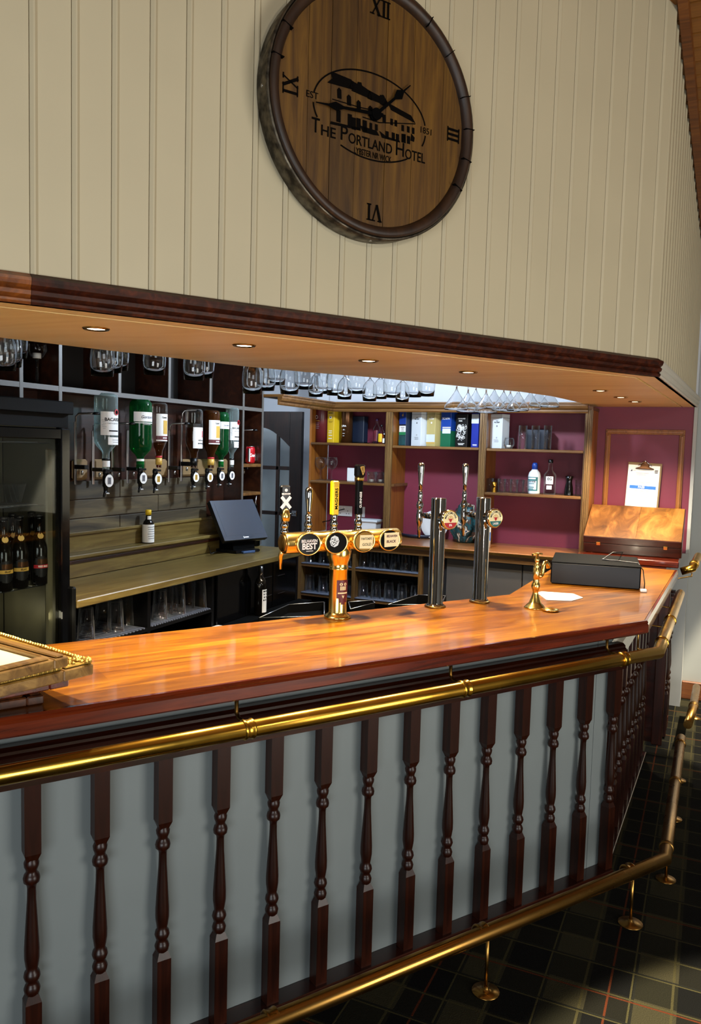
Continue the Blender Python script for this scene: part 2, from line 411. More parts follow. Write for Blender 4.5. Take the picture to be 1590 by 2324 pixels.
def copy_tree(o, parent=None):
    c = o.copy(); COL.objects.link(c); c.parent = parent
    for ch in list(o.children): copy_tree(ch, c)
    return c
ORD = ['first', 'second', 'third', 'fourth', 'fifth', 'sixth', 'seventh', 'eighth', 'ninth', 'tenth', 'eleventh', 'twelfth', 'thirteenth', 'fourteenth', 'fifteenth', 'sixteenth', 'seventeenth', 'eighteenth', 'nineteenth', 'twentieth']
def extrude_profile(bm, prof, path_pts, nrm_pts):
    """prof: (out, z) pairs; swept along path_pts, each with its outward (mitred) vector."""
    rings = []
    for p, q in zip(path_pts, nrm_pts):
        p = Vector(p); q = Vector(q)
        rings.append([bm.verts.new(p+q*a+Vector((0, 0, z))) for a, z in prof])
    n = len(prof)
    for a, b in zip(rings[:-1], rings[1:]):
        for i in range(n):
            bm.faces.new([a[i], a[(i+1) % n], b[(i+1) % n], b[i]])
    bm.faces.new(rings[0][::-1]); bm.faces.new(rings[-1])
# ================================================================== THE SETTING
def ceil_z(y): return 3.642 - .255*(y-3.732)
Y_WALL = 5.98; Y_SHELF = 5.66; X_LEFT = -3.15; Z_SOF = 2.0965
b = nb(); box(b, -4.8, 3.4, -3.0, 7.0, -.05, 0); struct(obj('floor', b, 'tartan_carpet'))
# pine ceiling: a plain slope, and boards one by one where the photograph shows them
b = nb()
v = [b.verts.new(p) for p in ((-4.8, -3.0, ceil_z(-3.0)+.03), (3.4, -3.0, ceil_z(-3.0)+.03), (3.4, 6.3, ceil_z(6.3)+.03), (-4.8, 6.3, ceil_z(6.3)+.03))]
v2 = [b.verts.new(q.co+Vector((0, 0, .05))) for q in v]
b.faces.new(v); b.faces.new(v2[::-1])
for i in range(4): b.faces.new([v[i], v[(i+1) % 4], v2[(i+1) % 4], v2[i]])
ceiling = struct(obj('ceiling', b, 'pine_ceiling'))
sl = math.atan(.255); me_board = None
for i in range(38):
    y = 2.95+i*.0872
    if me_board is None:
        b = nb(); box(b, 0, 2.6, 0, .0882, 0, .022)
        for vv in b.verts:
            if vv.co.z < .001 and vv.co.y < .001: vv.co.y += .004
            if vv.co.z < .001 and vv.co.y > .08: vv.co.y -= .004
        o = obj('pine_board', b, 'pine_ceiling', ceiling); me_board = o.data
    else:
        o = bpy.data.objects.new('pine_board', me_board); COL.objects.link(o); o.parent = ceiling
    o.location = (-.42, y, ceil_z(y)+.003); o.rotation_euler = (-sl, 0, 0)

# walls round the lounge and the bar
b = nb(); box(b, -2.93, -.125, Y_WALL, 6.18, 0, 2.105); wall_back = struct(obj('wall_back', b, 'maroon_paint'))
b = nb(); box(b, -2.93, -.125, Y_WALL, 6.18, 2.105, 2.8); struct(obj('wall_back_upper', b, 'white_wall'))
b = nb(); box(b, -.125, 3.4, 6.2, 6.3, 0, 3.2); wall_far = struct(obj('wall_far', b, 'outer_wall'))
b = nb(); box(b, -.14, -.118, 5.97, 6.2, 0, 2.1); struct(obj('trim_1', b, 'outer_wall'))
b = nb(); box(b, -.74, -.117, 5.962, 5.979, 0, 1.085); struct(obj('trim_7', b, 'outer_wall'))
b = nb(); box(b, -.12, 3.4, 6.175, 6.2, 0, .13, .006); struct(obj('baseboard_far', b, 'skirting_wood'))
b = nb(); box(b, X_LEFT-.1, X_LEFT, -1.0, 4.82, 0, 2.8); wall_left = struct(obj('wall_left', b, 'white_wall'))
b = nb(); box(b, -4.8, -2.93, 6.55, 6.65, 0, 2.8); struct(obj('wall_passage', b, 'white_wall'))
b = nb(); box(b, -4.8, -4.7, 4.8, 6.55, 0, 2.8); struct(obj('wall_passage_end', b, 'white_wall'))
b = nb(); box(b, -4.8, X_LEFT-.1, 4.72, 4.82, 0, 2.8); struct(obj('wall_passage_near', b, 'white_wall'))
b = nb(); box(b, -3.06, -2.93, 6.0, 6.55, 0, 2.8); struct(obj('wall_passage_side', b, 'white_wall'))
b = nb(); box(b, 3.2, 3.3, -3.0, .35, 0, 4.6); box(b, 3.2, 3.3, 2.3, 6.2, 0, 4.6); box(b, 3.2, 3.3, .35, 2.3, 2.05, 4.6)
struct(obj('wall_right', b, 'outer_wall'))  # opening shaped round the added right-hand fill light
b = nb(); box(b, -4.8, -.75, -3.1, -3.0, 0, 5.6); box(b, 1.75, 3.3, -3.1, -3.0, 0, 5.6); box(b, -.75, 1.75, -3.1, -3.0, 0, .5); box(b, -.75, 1.75, -3.1, -3.0, 2.1, 5.6); struct(obj('wall_rear', b, 'outer_wall'))  # unseen opening cut to go with the added rear fill light
# bar ceiling behind the header
hc = onz(1490, 854, Z_SOF); he = Vector((-.128, Y_WALL, Z_SOF)); SD = (he-hc); SD.z = 0; SD.normalize(); SN = Vector((SD.y, -SD.x, 0))
wc = ond(1487, 809, 2.216)                                   # lower end of the header's arris
b = nb()
pl = [F(-.8, 2.27), Vector((wc.x-.06, wc.y+.03, 0)), Vector((-.19, 5.98, 0)), Vector((-2.93, 6.1, 0)), Vector((-2.93, 6.6, 0)), Vector((-4.8, 6.6, 0)), Vector((-4.8, .4, 0))]
prism(b, [(p.x, p.y) for p in pl], 2.75, 2.8); struct(obj('ceiling_bar', b, 'white_wall'))

# header faced with painted boards, each board with its proud bevelled bead
wall_front = root('wall_front', (0, 0, 0), BAR_ANG)
def header_board(parent, s0, s1, d, ztop0, ztop1, z0=2.10, bead=True, flip=1):
    b = nb(); w = s1-s0
    if bead: pr = [(0, .004), (0, -.0005), (.0085, -.0065), (.0125, -.0065), (.020, 0), (w-.0022, 0), (w-.0022, .004), (w, .004), (w, .012), (0, .012)]
    else: pr = [(0, 0), (w, 0), (w, .012), (0, .012)]
    lo = [b.verts.new((s0+x, d+y, z0)) for x, y in pr]
    hi = [b.verts.new((s0+x, d+y, ztop0+(ztop1-ztop0)*x/w)) for x, y in pr]
    n = len(pr); b.faces.new(lo[::-1]); b.faces.new(hi)
    for i in range(n): b.faces.new([lo[i], lo[(i+1) % n], hi[(i+1) % n], hi[i]])
    return obj('board', b, 'cream_board', parent)
S_END = 3.017
for i in range(-9, 25):
    s0 = .442+.1045*i; s1 = min(s0+.1045, S_END)
    if s1-s0 < .03: continue
    header_board(wall_front, s0, s1, 2.216, ceil_z(F(s0, 2.216).y)+.01, ceil_z(F(s1, 2.216).y)+.01)
bobj('backing', 'cream_board', wall_front, -.6, S_END-.01, 2.229, 2.26, 2.125, 3.6)
side_ang = math.atan2(SD.y, SD.x)
wall_side = root('wall_side', (wc.x, wc.y, 0), side_ang)
Ls = (6.2-wc.y)/SD.y
for i in range(int(Ls/.105)+1):
    s0 = i*.105; s1 = min(s0+.105, Ls)
    if s1-s0 < .02: continue
    ya = wc.y+SD.y*s0; yb = wc.y+SD.y*s1
    header_board(wall_side, s0, s1, 0.0, ceil_z(ya)+.01, ceil_z(yb)+.01, bead=True)
bobj('backing', 'cream_board', wall_side, .02, Ls, .013, .04, 2.125, 2.9)
# ceiling trim along the side wall
b = nb(); a0 = Vector((wc.x, wc.y, 0)); tr = []
for s in (-.25, Ls):
    p = a0+SD*s; tr.append(Vector((p.x, p.y, ceil_z(p.y))))
ring = []
for p in tr:
    ring.append([b.verts.new(p+SN*a+Vector((0, 0, z))) for a, z in ((.012, .02), (.012, -.022), (.052, -.022), (.058, .02))])
for k in range(4): b.faces.new([ring[0][k], ring[0][(k+1) % 4], ring[1][(k+1) % 4], ring[1][k]])
b.faces.new(ring[0]); b.faces.new(ring[1][::-1])
struct(obj('trim_2', b, 'skirting_wood'))

# crown moulding under the boards
CROWN = [(0, 0), (.022, 0), (.026, .006), (.026, .012), (.020, .017), (.028, .024), (.031, .034), (.024, .041), (.032, .048), (.036, .058), (.036, .066), (.020, .074), (.012, .079), (0, .079)]
mit = (N+SN)/(1+N.dot(SN))
cb = Vector((wc.x, wc.y, Z_SOF))
s_join = sof(ond(70, 640, 2.19))
def crown(name, pts, nrms, mat):
    b = nb(); extrude_profile(b, CROWN, pts, nrms); return struct(obj(name, b, mat))
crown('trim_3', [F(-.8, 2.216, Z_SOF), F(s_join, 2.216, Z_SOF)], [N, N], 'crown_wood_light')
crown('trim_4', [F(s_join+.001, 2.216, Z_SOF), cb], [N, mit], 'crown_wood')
crown('trim_5', [cb, cb+SD*(Ls-.2)], [mit, SN], 'white_trim')

# soffit: a border strip and an inner panel with an open slit between them
def P2(v): return (v.x, v.y)
IN1, IN2 = .096, .108
ca = cb+mit*.026
def inset(w):
    return cb-mit*(w-.026)
b = nb(); prism(b, [P2(F(-.8, 2.2)), P2(cb+mit*.016), P2(cb+mit*.016+SD*2.235), P2(ca+SD*2.235-SN*IN1), P2(inset(IN1)), P2(F(-.8, 2.19+IN1))], Z_SOF, Z_SOF+.028)
soffit = struct(obj('soffit', b, 'soffit_ply'))
rear = [(0, 766), (200, 790), (400, 813), (560, 832), (700, 845), (840, 856), (1000, 872), (1100, 882), (1180, 889), (1250, 899), (1300, 910), (1325, 917)]
rp = [onz(x, y, Z_SOF) for x, y in rear]
first = rp[0]+(rp[0]-rp[1])*2.6
q2 = inset(IN2)+SD*2.22; q2.y = min(q2.y, 5.965)
b = nb()
prism(b, [P2(F(-.8, 2.19+IN2)), P2(inset(IN2)), P2(q2), (rp[-1].x, 5.965)]+[P2(p) for p in rp[::-1]]+[P2(first)], Z_SOF, Z_SOF+.028)
obj('panel', b, 'soffit_ply', soffit)

# bar ceiling downlights
DL = [(218, 745), (554, 783), (836, 818), (1062, 844), (1362, 886), (1408, 901), (1440, 911)]
DLN = ['at the far left over the stacked frames', 'second from the left in the front row', 'third from the left above the tap tower', 'over the brass tap at the bend', 'nearest of the three over the side counter', 'middle one of the three over the side counter', 'farthest of the three over the side counter']
for (px, py), nm in zip(DL, DLN):
    p = onz(px, py, Z_SOF)
    t = thing('downlight', 'lit recessed downlight in the wooden soffit, '+nm, 'downlight', (p.x, p.y, Z_SOF), 0, 'soffit downlights')
    lobj('trim_ring', 'brass_dull', t, [(.029, -.001), (.031, -.005), (.038, -.005), (.041, -.001), (.041, 0), (.029, 0)], 32)
    lobj('lamp', 'lamp_glow', t, [(0, -.0035), (.02, -.003), (.029, -.0015), (.029, -.0005), (0, -.0005)], 28)
    d = bpy.data.lights.new('downlight_lamp', 'SPOT'); d.energy = DOWNLIGHT_POWER; d.color = DOWNLIGHT_COL
    d.spot_size = R(125); d.spot_blend = .6; d.shadow_soft_size = .022
    lo = bpy.data.objects.new('downlight_lamp', d); COL.objects.link(lo); lo.parent = t; lo.location = (0, 0, -.012)

# ================================================================== THE BAR
# --- front: panel, mouldings, sill and turned balusters
BAL = [(.0, .0)]
def baluster_bm(top=.89):
    b = nb(); h = .0205
    def sq(z0, z1, ch0, ch1):
        zs = [(z0, .013 if ch0 else h), (z0+(.02 if ch0 else 0), h), (z1-(.02 if ch1 else 0), h), (z1, .013 if ch1 else h)]
        rings = [[b.verts.new((x*w, y*w, z)) for x, y in ((-1, -1), (1, -1), (1, 1), (-1, 1))] for z, w in zs]
        for a, c in zip(rings[:-1], rings[1:]):
            for k in range(4): b.faces.new([a[k], a[(k+1) % 4], c[(k+1) % 4], c[k]])
        b.faces.new(rings[0][::-1]); b.faces.new(rings[-1])
    sq(.012, .300, False, True); sq(.665, top, True, False)
    prof = [(.013, .296), (.019, .303), (.021, .315), (.017, .326), (.013, .331), (.018, .338), (.0215, .349), (.019, .360), (.014, .366), (.0165, .378), (.0195, .40), (.0195, .425), (.0175, .46), (.0145, .51), (.0118, .555), (.0112, .59), (.013, .600), (.020, .606), (.0215, .616), (.019, .626), (.0135, .632), (.0150, .640), (.0185, .648), (.0195, .658), (.015, .668)]
    lathe(b, prof, 18, cap=False)
    return b
me_bal = None
def add_baluster(parent, x, y):
    global me_bal
    if me_bal is None:
        o = obj('baluster', baluster_bm(), 'bar_mahogany_up', parent); me_bal = o.data
    else:
        o = bpy.data.objects.new('baluster', me_bal); COL.objects.link(o); o.parent = parent
    o.location = (x, y, 0)
    return o
bar = thing('balustered_bar', 'white panelled bar front with dark turned balusters facing the room', 'bar', (0, 0, 0), BAR_ANG)
NS = 2.703
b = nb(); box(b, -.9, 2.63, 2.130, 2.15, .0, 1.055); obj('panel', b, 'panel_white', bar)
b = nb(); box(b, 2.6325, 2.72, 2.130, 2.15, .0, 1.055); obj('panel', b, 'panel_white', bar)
b = nb(); box(b, -.9, NS+.02, 2.062, 2.130, 0, .014, .003); obj('sill', b, 'bar_mahogany', bar)
b = nb(); extrude_profile(b, [(0, .870), (.055, .870), (.055, .941), (.049, .951), (.042, .956), (.042, .964), (.030, .973), (0, .973)], [(-.9, 2.130, 0), (NS+.05, 2.130, 0)], [(0, -1, 0), (0, -1, 0)])
obj('frieze_moulding', b, 'bar_mahogany', bar)
for i in range(-1, 14): add_baluster(bar, .414+.1765*i, 2.097)
# side return
A = Vector((-.209, 3.333, 0)); B = Vector((-.161, 4.936, 0)); E = (B-A).normalized(); EN = Vector((E.y, -E.x, 0))
side = thing('balustered_bar', 'dark balustered return of the bar beyond the bend', 'bar', (A.x, A.y, 0), math.atan2(E.y, E.x))
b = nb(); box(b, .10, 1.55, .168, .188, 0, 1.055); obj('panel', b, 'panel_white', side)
b = nb(); box(b, .08, 1.56, .10, .168, 0, .014, .003); obj('sill', b, 'bar_mahogany', side)
b = nb(); extrude_profile(b, [(0, .870), (.055, .870), (.055, .941), (.042, .958), (.030, .973), (0, .973)], [(.09, .168, 0), (1.56, .168, 0)], [(0, -1, 0), (0, -1, 0)])
obj('frieze_moulding', b, 'bar_mahogany', side)
for i in range(9): add_baluster(side, .165+.165*i, .135)
# --- worktop
CT = .045
inner = Vector((-.812, 3.598, 0))
poly = [F(-.9, 1.962), A, B, Vector((-.80, 4.955, 0)), inner, F(-.9, 2.605)]
Minv = Matrix.Rotation(-BAR_ANG, 3, 'Z')
top = thing('bar_counter_top', 'glossy orange-brown varnished wooden bar top running round the bend', 'bar top', (0, 0, 0), BAR_ANG)
b = nb(); prism(b, [P2(Minv @ p) for p in poly], 1.1-CT, 1.1, .006); obj('surface', b, 'bar_top_wood', top)
# dark moulded edge, proud of the top by a bullnose
EDGE = [(-.004, 1.047), (.004, 1.047), (.012, 1.053), (.012, 1.083), (.008, 1.089), (.010, 1.094), (.006, 1.1005), (-.004, 1.1005)]
mA = (N+EN)/(1+N.dot(EN))
b = nb(); extrude_profile(b, EDGE, [Minv @ F(-.9, 1.962), Minv @ A, Minv @ B], [Minv @ N, Minv @ mA, Minv @ EN]); obj('edge', b, 'bar_edge_wood', top)

# --- brass hand rail under the edge of the bar top
rail = thing('brass_rail', 'polished brass rail hung along the edge of the bar top', 'rail', (0, 0, 0), 0)
RZ = .990; RD = 1.885; RR = .0236
rc = onz(1493, 1481, RZ); re_ = onz(1543, 1347, RZ)
tobj('tube', 'brass', rail, [F(-.9, RD, RZ), rc, re_], RR, 20)
def collar(parent, p, t, r=.0275, w=.026, mat='brass'):
    q = Vector(t).normalized().to_track_quat('Z', 'Y').to_matrix().to_4x4(); q.translation = Vector(p)
    b = nb(); lathe(b, [(r-.004, -w/2-.004), (r+.001, -w/2-.002), (r+.002, -w/2+.002), (r-.0005, -w/2+.006), (r-.0005, w/2-.006), (r+.002, w/2-.002), (r+.001, w/2+.002), (r-.004, w/2+.004)], 20, M=q)
    return obj('collar', b, mat, parent)
for px, py in ((562, 1650), (1053, 1555), (1413, 1490)):
    collar(rail, F(sof(ond(px, py, RD)), RD, RZ), U, .0266)
collar(rail, F(.15, RD, RZ), U, .0266)
for f in (.12, .45): collar(rail, rc.lerp(re_, f), re_-rc, .0265, .010)
for px, py in ((537, 1580), (1023, 1500), (1378, 1440)):
    s = sof(ond(px, py, 2.0))
    b = nb(); tube(b, [F(s, RD+.02, RZ-.004), F(s, 1.985, RZ-.004), F(s, 2.0, RZ+.01), F(s, 2.0, 1.05)], .006, 10); lathe(b, [(.001, 0), (.026, 0), (.026, -.004), (.001, -.004)], 20, cx=F(s, 2.02).x, cy=F(s, 2.02).y, cz=1.055)
    obj('bracket', b, 'brass_dull', rail)
for f in (.06, .40, .75):
    p = rc.lerp(re_, f); q = p-EN*.085
    tobj('bracket', 'brass_dull', rail, [p-EN*.02+Vector((0, 0, -.018)), q+Vector((0, 0, -.018)), q+Vector((0, 0, .02)), q+Vector((0, 0, .105))], .004, 8)
# --- foot rail
foot = thing('brass_foot_rail', 'long dull brass foot rail on short posts along the bar', 'rail', (0, 0, 0), 0)
FZ = .212
fc = onz(1508, 1950, FZ); fe = onz(1545, 1675, FZ)
tobj('tube', 'brass_dull', foot, [F(-.9, 1.79, FZ), fc, fe], .0245, 20)
for px, py in ((614, 2312), (1092, 2110), (1425, 1978)):
    s = sof(ond(px, py, 1.79)); collar(foot, F(s, 1.79, FZ), U, .0275, .03, 'brass_dull')
    if px > 700:
        b = nb(); tube(b, [F(s+.03, 1.79, FZ-.02), F(s+.03, 1.79, 0)], .006, 10); lathe(b, [(.045, 0), (.045, .003), (.02, .006), (.008, .012), (.008, .02)], 20, cx=F(s+.03, 1.79).x, cy=F(s+.03, 1.79).y)
        obj('post', b, 'brass_dull', foot)
for f in (.07, .55, .93): collar(foot, fc.lerp(fe, f), fe-fc, .0265, .014, 'brass_dull')
for f in (.18, .60, .95):
    p = fc.lerp(fe, f); b = nb(); tube(b, [p+Vector((-.0, 0, -.02)), Vector((p.x, p.y, 0))], .006, 10); lathe(b, [(.04, 0), (.04, .003), (.02, .006), (.008, .012)], 18, cx=p.x, cy=p.y)
    obj('post', b, 'brass_dull', foot)
ff = thing('brass_foot_rail', 'short angled brass foot rail piece near the far skirting', 'rail', (0, 0, 0), 0)
g0, g1, g2 = onz(1560, 1645, FZ), onz(1573, 1603, FZ), onz(1580, 1560, FZ)
tobj('tube', 'brass_dull', ff, [g0, g1, g2], .0245, 18); collar(ff, g1, g2-g0, .027, .03, 'brass_dull')
b = nb(); tube(b, [(g2.x, g2.y, FZ-.02), (g2.x, g2.y, 0)], .006, 10); lathe(b, [(.04, 0), (.04, .003), (.008, .012)], 18, cx=g2.x, cy=g2.y); obj('post', b, 'brass_dull', ff)

# --- far section of the bar against the wall
far = thing('bar_end_section', 'short far section of the bar with dark posts beside the wall', 'bar', (-.19, 5.02, 0), 0)
bobj('body', 'bar_mahogany', far, -.55, -.04, .10, .93, 0, 1.06)
bobj('surface', 'bar_edge_wood', far, -.60, .03, .30, .955, 1.06, 1.1, .005)
bobj('post', 'bar_mahogany_up', far, -.06, 0, .06, .12, 0, 1.06, .004)
for y in (.22, .36, .50): add_baluster(far, -.005, y)
bobj('plinth', 'bar_edge_wood', far, -.08, .015, .43, .50, 0, .07, .004)
fr = thing('brass_rail', 'bent end of brass rail jutting out beside the dark wooden case', 'rail', (0, 0, 0), 0)
p0, p1, p2 = ony(1545, 1297, 5.40), ony(1570, 1290, 5.40), ony(1584, 1262, 5.62)
tobj('tube', 'brass', fr, [p0, p1, p2], .0245, 18); collar(fr, p1.lerp(p2, .3), p2-p1, .027, .02)
tobj('bracket', 'brass_dull', fr, [p1+Vector((0, 0, -.03)), p1+Vector((0, 0, -.05)), p0+Vector((-.03, 0, -.05)), p0+Vector((-.03, 0, -.03))], .004, 8)
# ================================================================== BACK BAR, LEFT WALL
XF = -2.86                                                   # front plane of the left shelving
ZC = 1.06                                                    # back counters
lw = thing('back_bar_wall_unit', 'dark wooden back bar along the left wall with cubbyholes above', 'shelving', (X_LEFT, 3.7, 0), 0)
def LB(name, mat, x0, x1, y0, y1, z0, z1, bev=0.0, par=None):
    return bobj(name, mat, par or lw, x0-X_LEFT, x1-X_LEFT, y0-3.7, y1-3.7, z0, z1, bev)
def onL(px, py): return onx(px, py, XF)
DIV = [onL(48, 800).y, onL(137, 800).y, onL(272, 800).y, onL(385, 820).y, onL(478, 850).y, onL(553, 900).y, onL(597, 900).y]
yA, yB = DIV[5], DIV[6]
LB('back_panel', 'left_panel_wood', -3.14, -3.0, 2.0, yA-.012, 0, 1.985)
LB('cubby_back', 'dark_cubby', -3.14, -3.10, 1.6, yB, 2.0, 2.7)
sh = LB('shelf', 'left_panel_wood', -3.10, XF-.004, 1.6, yB, 1.986, 2.008)
LB('edge_strip', 'grey_edge', XF-.004, XF, 1.6, yB, 1.985, 2.009)
for i, y in enumerate(DIV):
    z0 = 2.009 if 2 <= i <= 4 else (1.86 if i < 2 else ZC+.001)
    LB('divider', 'left_panel_wood', -3.10, XF-.004, y-.009, y+.009, z0, 2.7)
    LB('divider_edge', 'grey_edge', XF-.004, XF+.001, y-.010, y+.010, z0, 2.7)
zs1, zs2 = onL(575, 1053).z, onL(575, 1117).z
LB('cubby_back', 'left_panel_wood', -3.10, -3.06, yA, yB, ZC+.001, 2.0)
for z in (zs1, zs2): LB('shelf', 'shelf_wood', -3.06, XF, yA+.01, yB-.01, z-.022, z, .003)
# rustic planks behind the optics
y0p, y1p = onx(163, 1150, -2.985).y-.1, onx(470, 1150, -2.985).y
zt, zb = onx(165, 1092, -2.985).z, onx(165, 1222, -2.985).z
hh = (zt-zb)/3
for k in range(3):
    for a, c in (((0, .36), (.362, 1.0)) if k != 1 else ((0, .62), (.622, 1.0))):
        LB('plank', 'rustic_plank', -3.0, -2.988-.002*(k % 2), y0p+(y1p-y0p)*a, y0p+(y1p-y0p)*c-.002, zb+hh*k+.001, zb+hh*(k+1)-.002, .003)
# upstand with its ledge and mouldings
LB('upstand', 'back_counter_wood', -3.0, -2.90, 2.0, yA-.012, ZC+.001, 1.155)
LB('ledge', 'back_counter_wood', -3.0, -2.885, 2.0, yA-.012, 1.156, 1.176, .004)
LB('moulding', 'left_panel_wood', -2.905, -2.893, 2.0, yA-.012, 1.132, 1.150, .003)
LB('wainscot', 'back_counter_wood', -3.0, -2.975, 2.0, yA-.012, 1.177, 1.262)
LB('moulding', 'back_counter_wood', -3.0, -2.965, 2.0, yA-.012, 1.262, 1.28, .004)
# pale mounting boards for the optics
zt1, zb1 = onx(300, 1042, -2.99).z, onx(300, 1085, -2.99).z
for xa, xb in ((165, 200), (213, 250), (325, 380), (412, 556)):
    LB('mounting_board', 'hardboard', -3.0, -2.975, onx(xa, 1060, -2.98).y, onx(xb, 1060, -2.98).y, zb1, zt1, .012)
# counter and under-counter cabinet
lc = thing('back_counter', 'olive-brown wooden back counter under the row of inverted bottles', 'counter', (-2.74, 3.7, 0), 0)
def LC(name, mat, x0, x1, y0, y1, z0, z1, bev=0.0, par=None):
    return bobj(name, mat, par or lc, x0+2.74, x1+2.74, y0-3.7, y1-3.7, z0, z1, bev)
yl = onz(174, 1363, ZC).y; yr = 4.74
LC('worktop', 'back_counter_wood', -2.895, -2.472, yl, yr, ZC-.035, ZC, .004)
LC('carcass_back', 'black_matt', -2.9, -2.88, yl, yr, .02, ZC-.04)
LC('carcass_base', 'black_matt', -2.88, -2.54, yl, yr, .02, .1)
zm = onx(405, 1403, -2.54).z
ya, yb2, yc = onx(338, 1400, -2.54).y, onx(483, 1370, -2.54).y, onx(500, 1370, -2.54).y
for y in (yl+.01, ya, yb2, yr-.012): LC('upright', 'black_plastic', -2.88, -2.54, y-.012, y+.012, .1, ZC-.04)
LC('shelf', 'black_plastic', -2.88, -2.54, yl+.022, ya-.012, zm-.022, zm-.002)
LC('shelf', 'black_plastic', -2.88, -2.54, ya+.012, yb2-.012, zm-.022, zm-.002)
plain('ribbed_mat', '#5a6070', .5)
b = nb(); 
for k in range(26):
    y = ya+.02+k*(yb2-ya-.04)/26; box(b, -2.86+2.74, -2.535+2.74, y-3.7, y-3.7+.009, zm-.002, zm+.004)
for k in range(20):
    y = yl+.03+k*(ya-yl-.05)/20; box(b, -2.86+2.74, -2.535+2.74, y-3.7, y-3.7+.009, zm-.002, zm+.004)
o = obj('glass_mat', b, 'ribbed_mat', lc); o['kind'] = 'stuff'
# black glass-doored bottle cooler under the right half
dz = (yr-yb2-.05)/3
for k in range(3):
    y = yb2+.02+k*dz; dr = LC('door', 'black_gloss', -2.54, -2.525, y, y+dz-.008, .12, ZC-.045, .003)
    LC('door_frame', 'black_plastic', -2.525, -2.521, y+.01, y+dz-.018, .50, .515, 0, None)
for k, (px, py) in enumerate(((610, 1310), (640, 1305), (610, 1352), (640, 1345))):
    p = onx(px, py, -2.515); LC('wire_line', 'steel', -2.522, -2.519, p.y-.045, p.y+.045, p.z-.0015, p.z+.0015)

# ================================================================== BACK BAR, MAROON WALL
rb = thing('back_bar_shelving', 'brown wooden shelving with three bays on the maroon wall', 'shelving', (-1.85, Y_SHELF, 0), 0)
def RB(name, mat, x0, x1, y0, y1, z0, z1, bev=0.0, par=None):
    return bobj(name, mat, par or rb, x0+1.85, x1+1.85, y0-Y_SHELF, y1-Y_SHELF, z0, z1, bev)
def onS(px, py): return ony(px, py, Y_SHELF)
PIL = [(onS(698, 1000).x, onS(704, 1000).x), (onS(874, 1000).x, onS(889, 1000).x), (onS(1087, 1000).x, onS(1103, 1000).x), (onS(1325, 1000).x, onS(1342, 1000).x)]
for i, (xa, xb) in enumerate(PIL):
    if i:
        p = RB('pilaster', 'shelf_wood_up', xa, xb, Y_SHELF, Y_SHELF+.02, ZC+.001, 2.06)
        w = (xb-xa)/4
        for k in range(3): RB('reed', 'shelf_wood_up', -1.85+w*(.55+k)-w*2+0, -1.85+w*(1.45+k)-w*2, Y_SHELF-.006, Y_SHELF, ZC+.001, 2.06, .002, p).location = ((xa+xb)/2+1.85, 0, 0)
    RB('side_panel', 'shelf_side_wood', xa+.005, xb-.005 if i else xb, Y_SHELF+.02, Y_WALL-.001, ZC+.001, 2.06)
ZU = [1.792, 1.782, 1.779]
Z1L = ony(790, 1094, Y_SHELF).z; Z3L = ony(1205, 1122, Y_SHELF).z
def shelf(x0, x1, z): RB('shelf', 'shelf_wood', x0+.001, x1-.001, Y_SHELF+.004, Y_WALL-.001, z-.020, z, .004)
for i in range(3): shelf(PIL[i][1], PIL[i+1][0], ZU[i])
shelf(PIL[0][1], PIL[1][0], Z1L); shelf(PIL[2][1], PIL[3][0], Z3L)
RB('shelf_batten', 'shelf_wood', PIL[1][1], PIL[1][1]+.02, Y_SHELF+.02, Y_WALL-.001, Z1L-.02, Z1L)
RB('top_board', 'shelf_wood', PIL[0][0], PIL[3][1], Y_SHELF+.0, Y_WALL-.001, 2.06, 2.08)
CORN = [(0, 2.035), (.008, 2.035), (.014, 2.045), (.014, 2.056), (.030, 2.066), (.036, 2.082), (.036, 2.094), (.044, 2.098), (.044, 2.108), (0, 2.108)]
b = nb()
xl = -2.745
off = Vector((-1.85, Y_SHELF, 0))
extrude_profile(b, CORN, [Vector((xl, yB, 0))-off, Vector((xl, Y_SHELF, 0))-off, Vector((-.80, Y_SHELF, 0))-off], [(1, 0, 0), (1, -1, 0), (0, -1, 0)])
obj('cornice', b, 'shelf_wood', rb)
RB('cornice_top', 'shelf_wood', -2.90, xl, yB, Y_SHELF, 2.09, 2.108)

rc_ = thing('back_counter', 'reddish-brown back counter in front of the maroon shelves', 'counter', (-1.85, 5.7, 0), 0)
def RC(name, mat, x0, x1, y0, y1, z0, z1, bev=0.0, par=None):
    return bobj(name, mat, par or rc_, x0+1.85, x1+1.85, y0-5.7, y1-5.7, z0, z1, bev)
RC('worktop', 'back_counter_wood_x', -2.91, -.80, 5.42, Y_WALL-.002, ZC-.03, ZC, .003)
RC('edge', 'brass_dull', -2.91, -.80, 5.412, 5.42, ZC-.022, ZC-.006)
RC('apron', 'shelf_wood', -2.91, -.80, 5.44, 5.455, ZC-.075, ZC-.03)
def on5(px, py): return ony(px, py, 5.46)
UP = [on5(679, 1320).x, on5(801, 1320).x, on5(952, 1320).x]
zu1, zu2 = on5(880, 1295).z, on5(880, 1365).z
for x in UP: RC('upright', 'shelf_wood_up', x-.014, x+.014, 5.46, 5.94, .02, ZC-.03)
RC('back_panel', 'dark_cubby', UP[0], UP[2], 5.94, 5.97, .02, ZC-.03)
for z in (zu1, zu2):
    for a in (0, 1):
        s_ = RC('shelf', 'shelf_wood', UP[a]+.0145, UP[a+1]-.0145, 5.46, 5.94, z-.026, z-.004)
        RC('liner', 'ribbed_mat', UP[a]+.016, UP[a+1]-.016, 5.455, 5.92, z-.004, z)
RC('base', 'shelf_wood', UP[0], UP[2], 5.47, 5.94, .02, .1)
xg0, xg1 = on5(1010, 1300).x, on5(1182, 1300).x
plain('grey_cabinet', '#4c4742', .45)
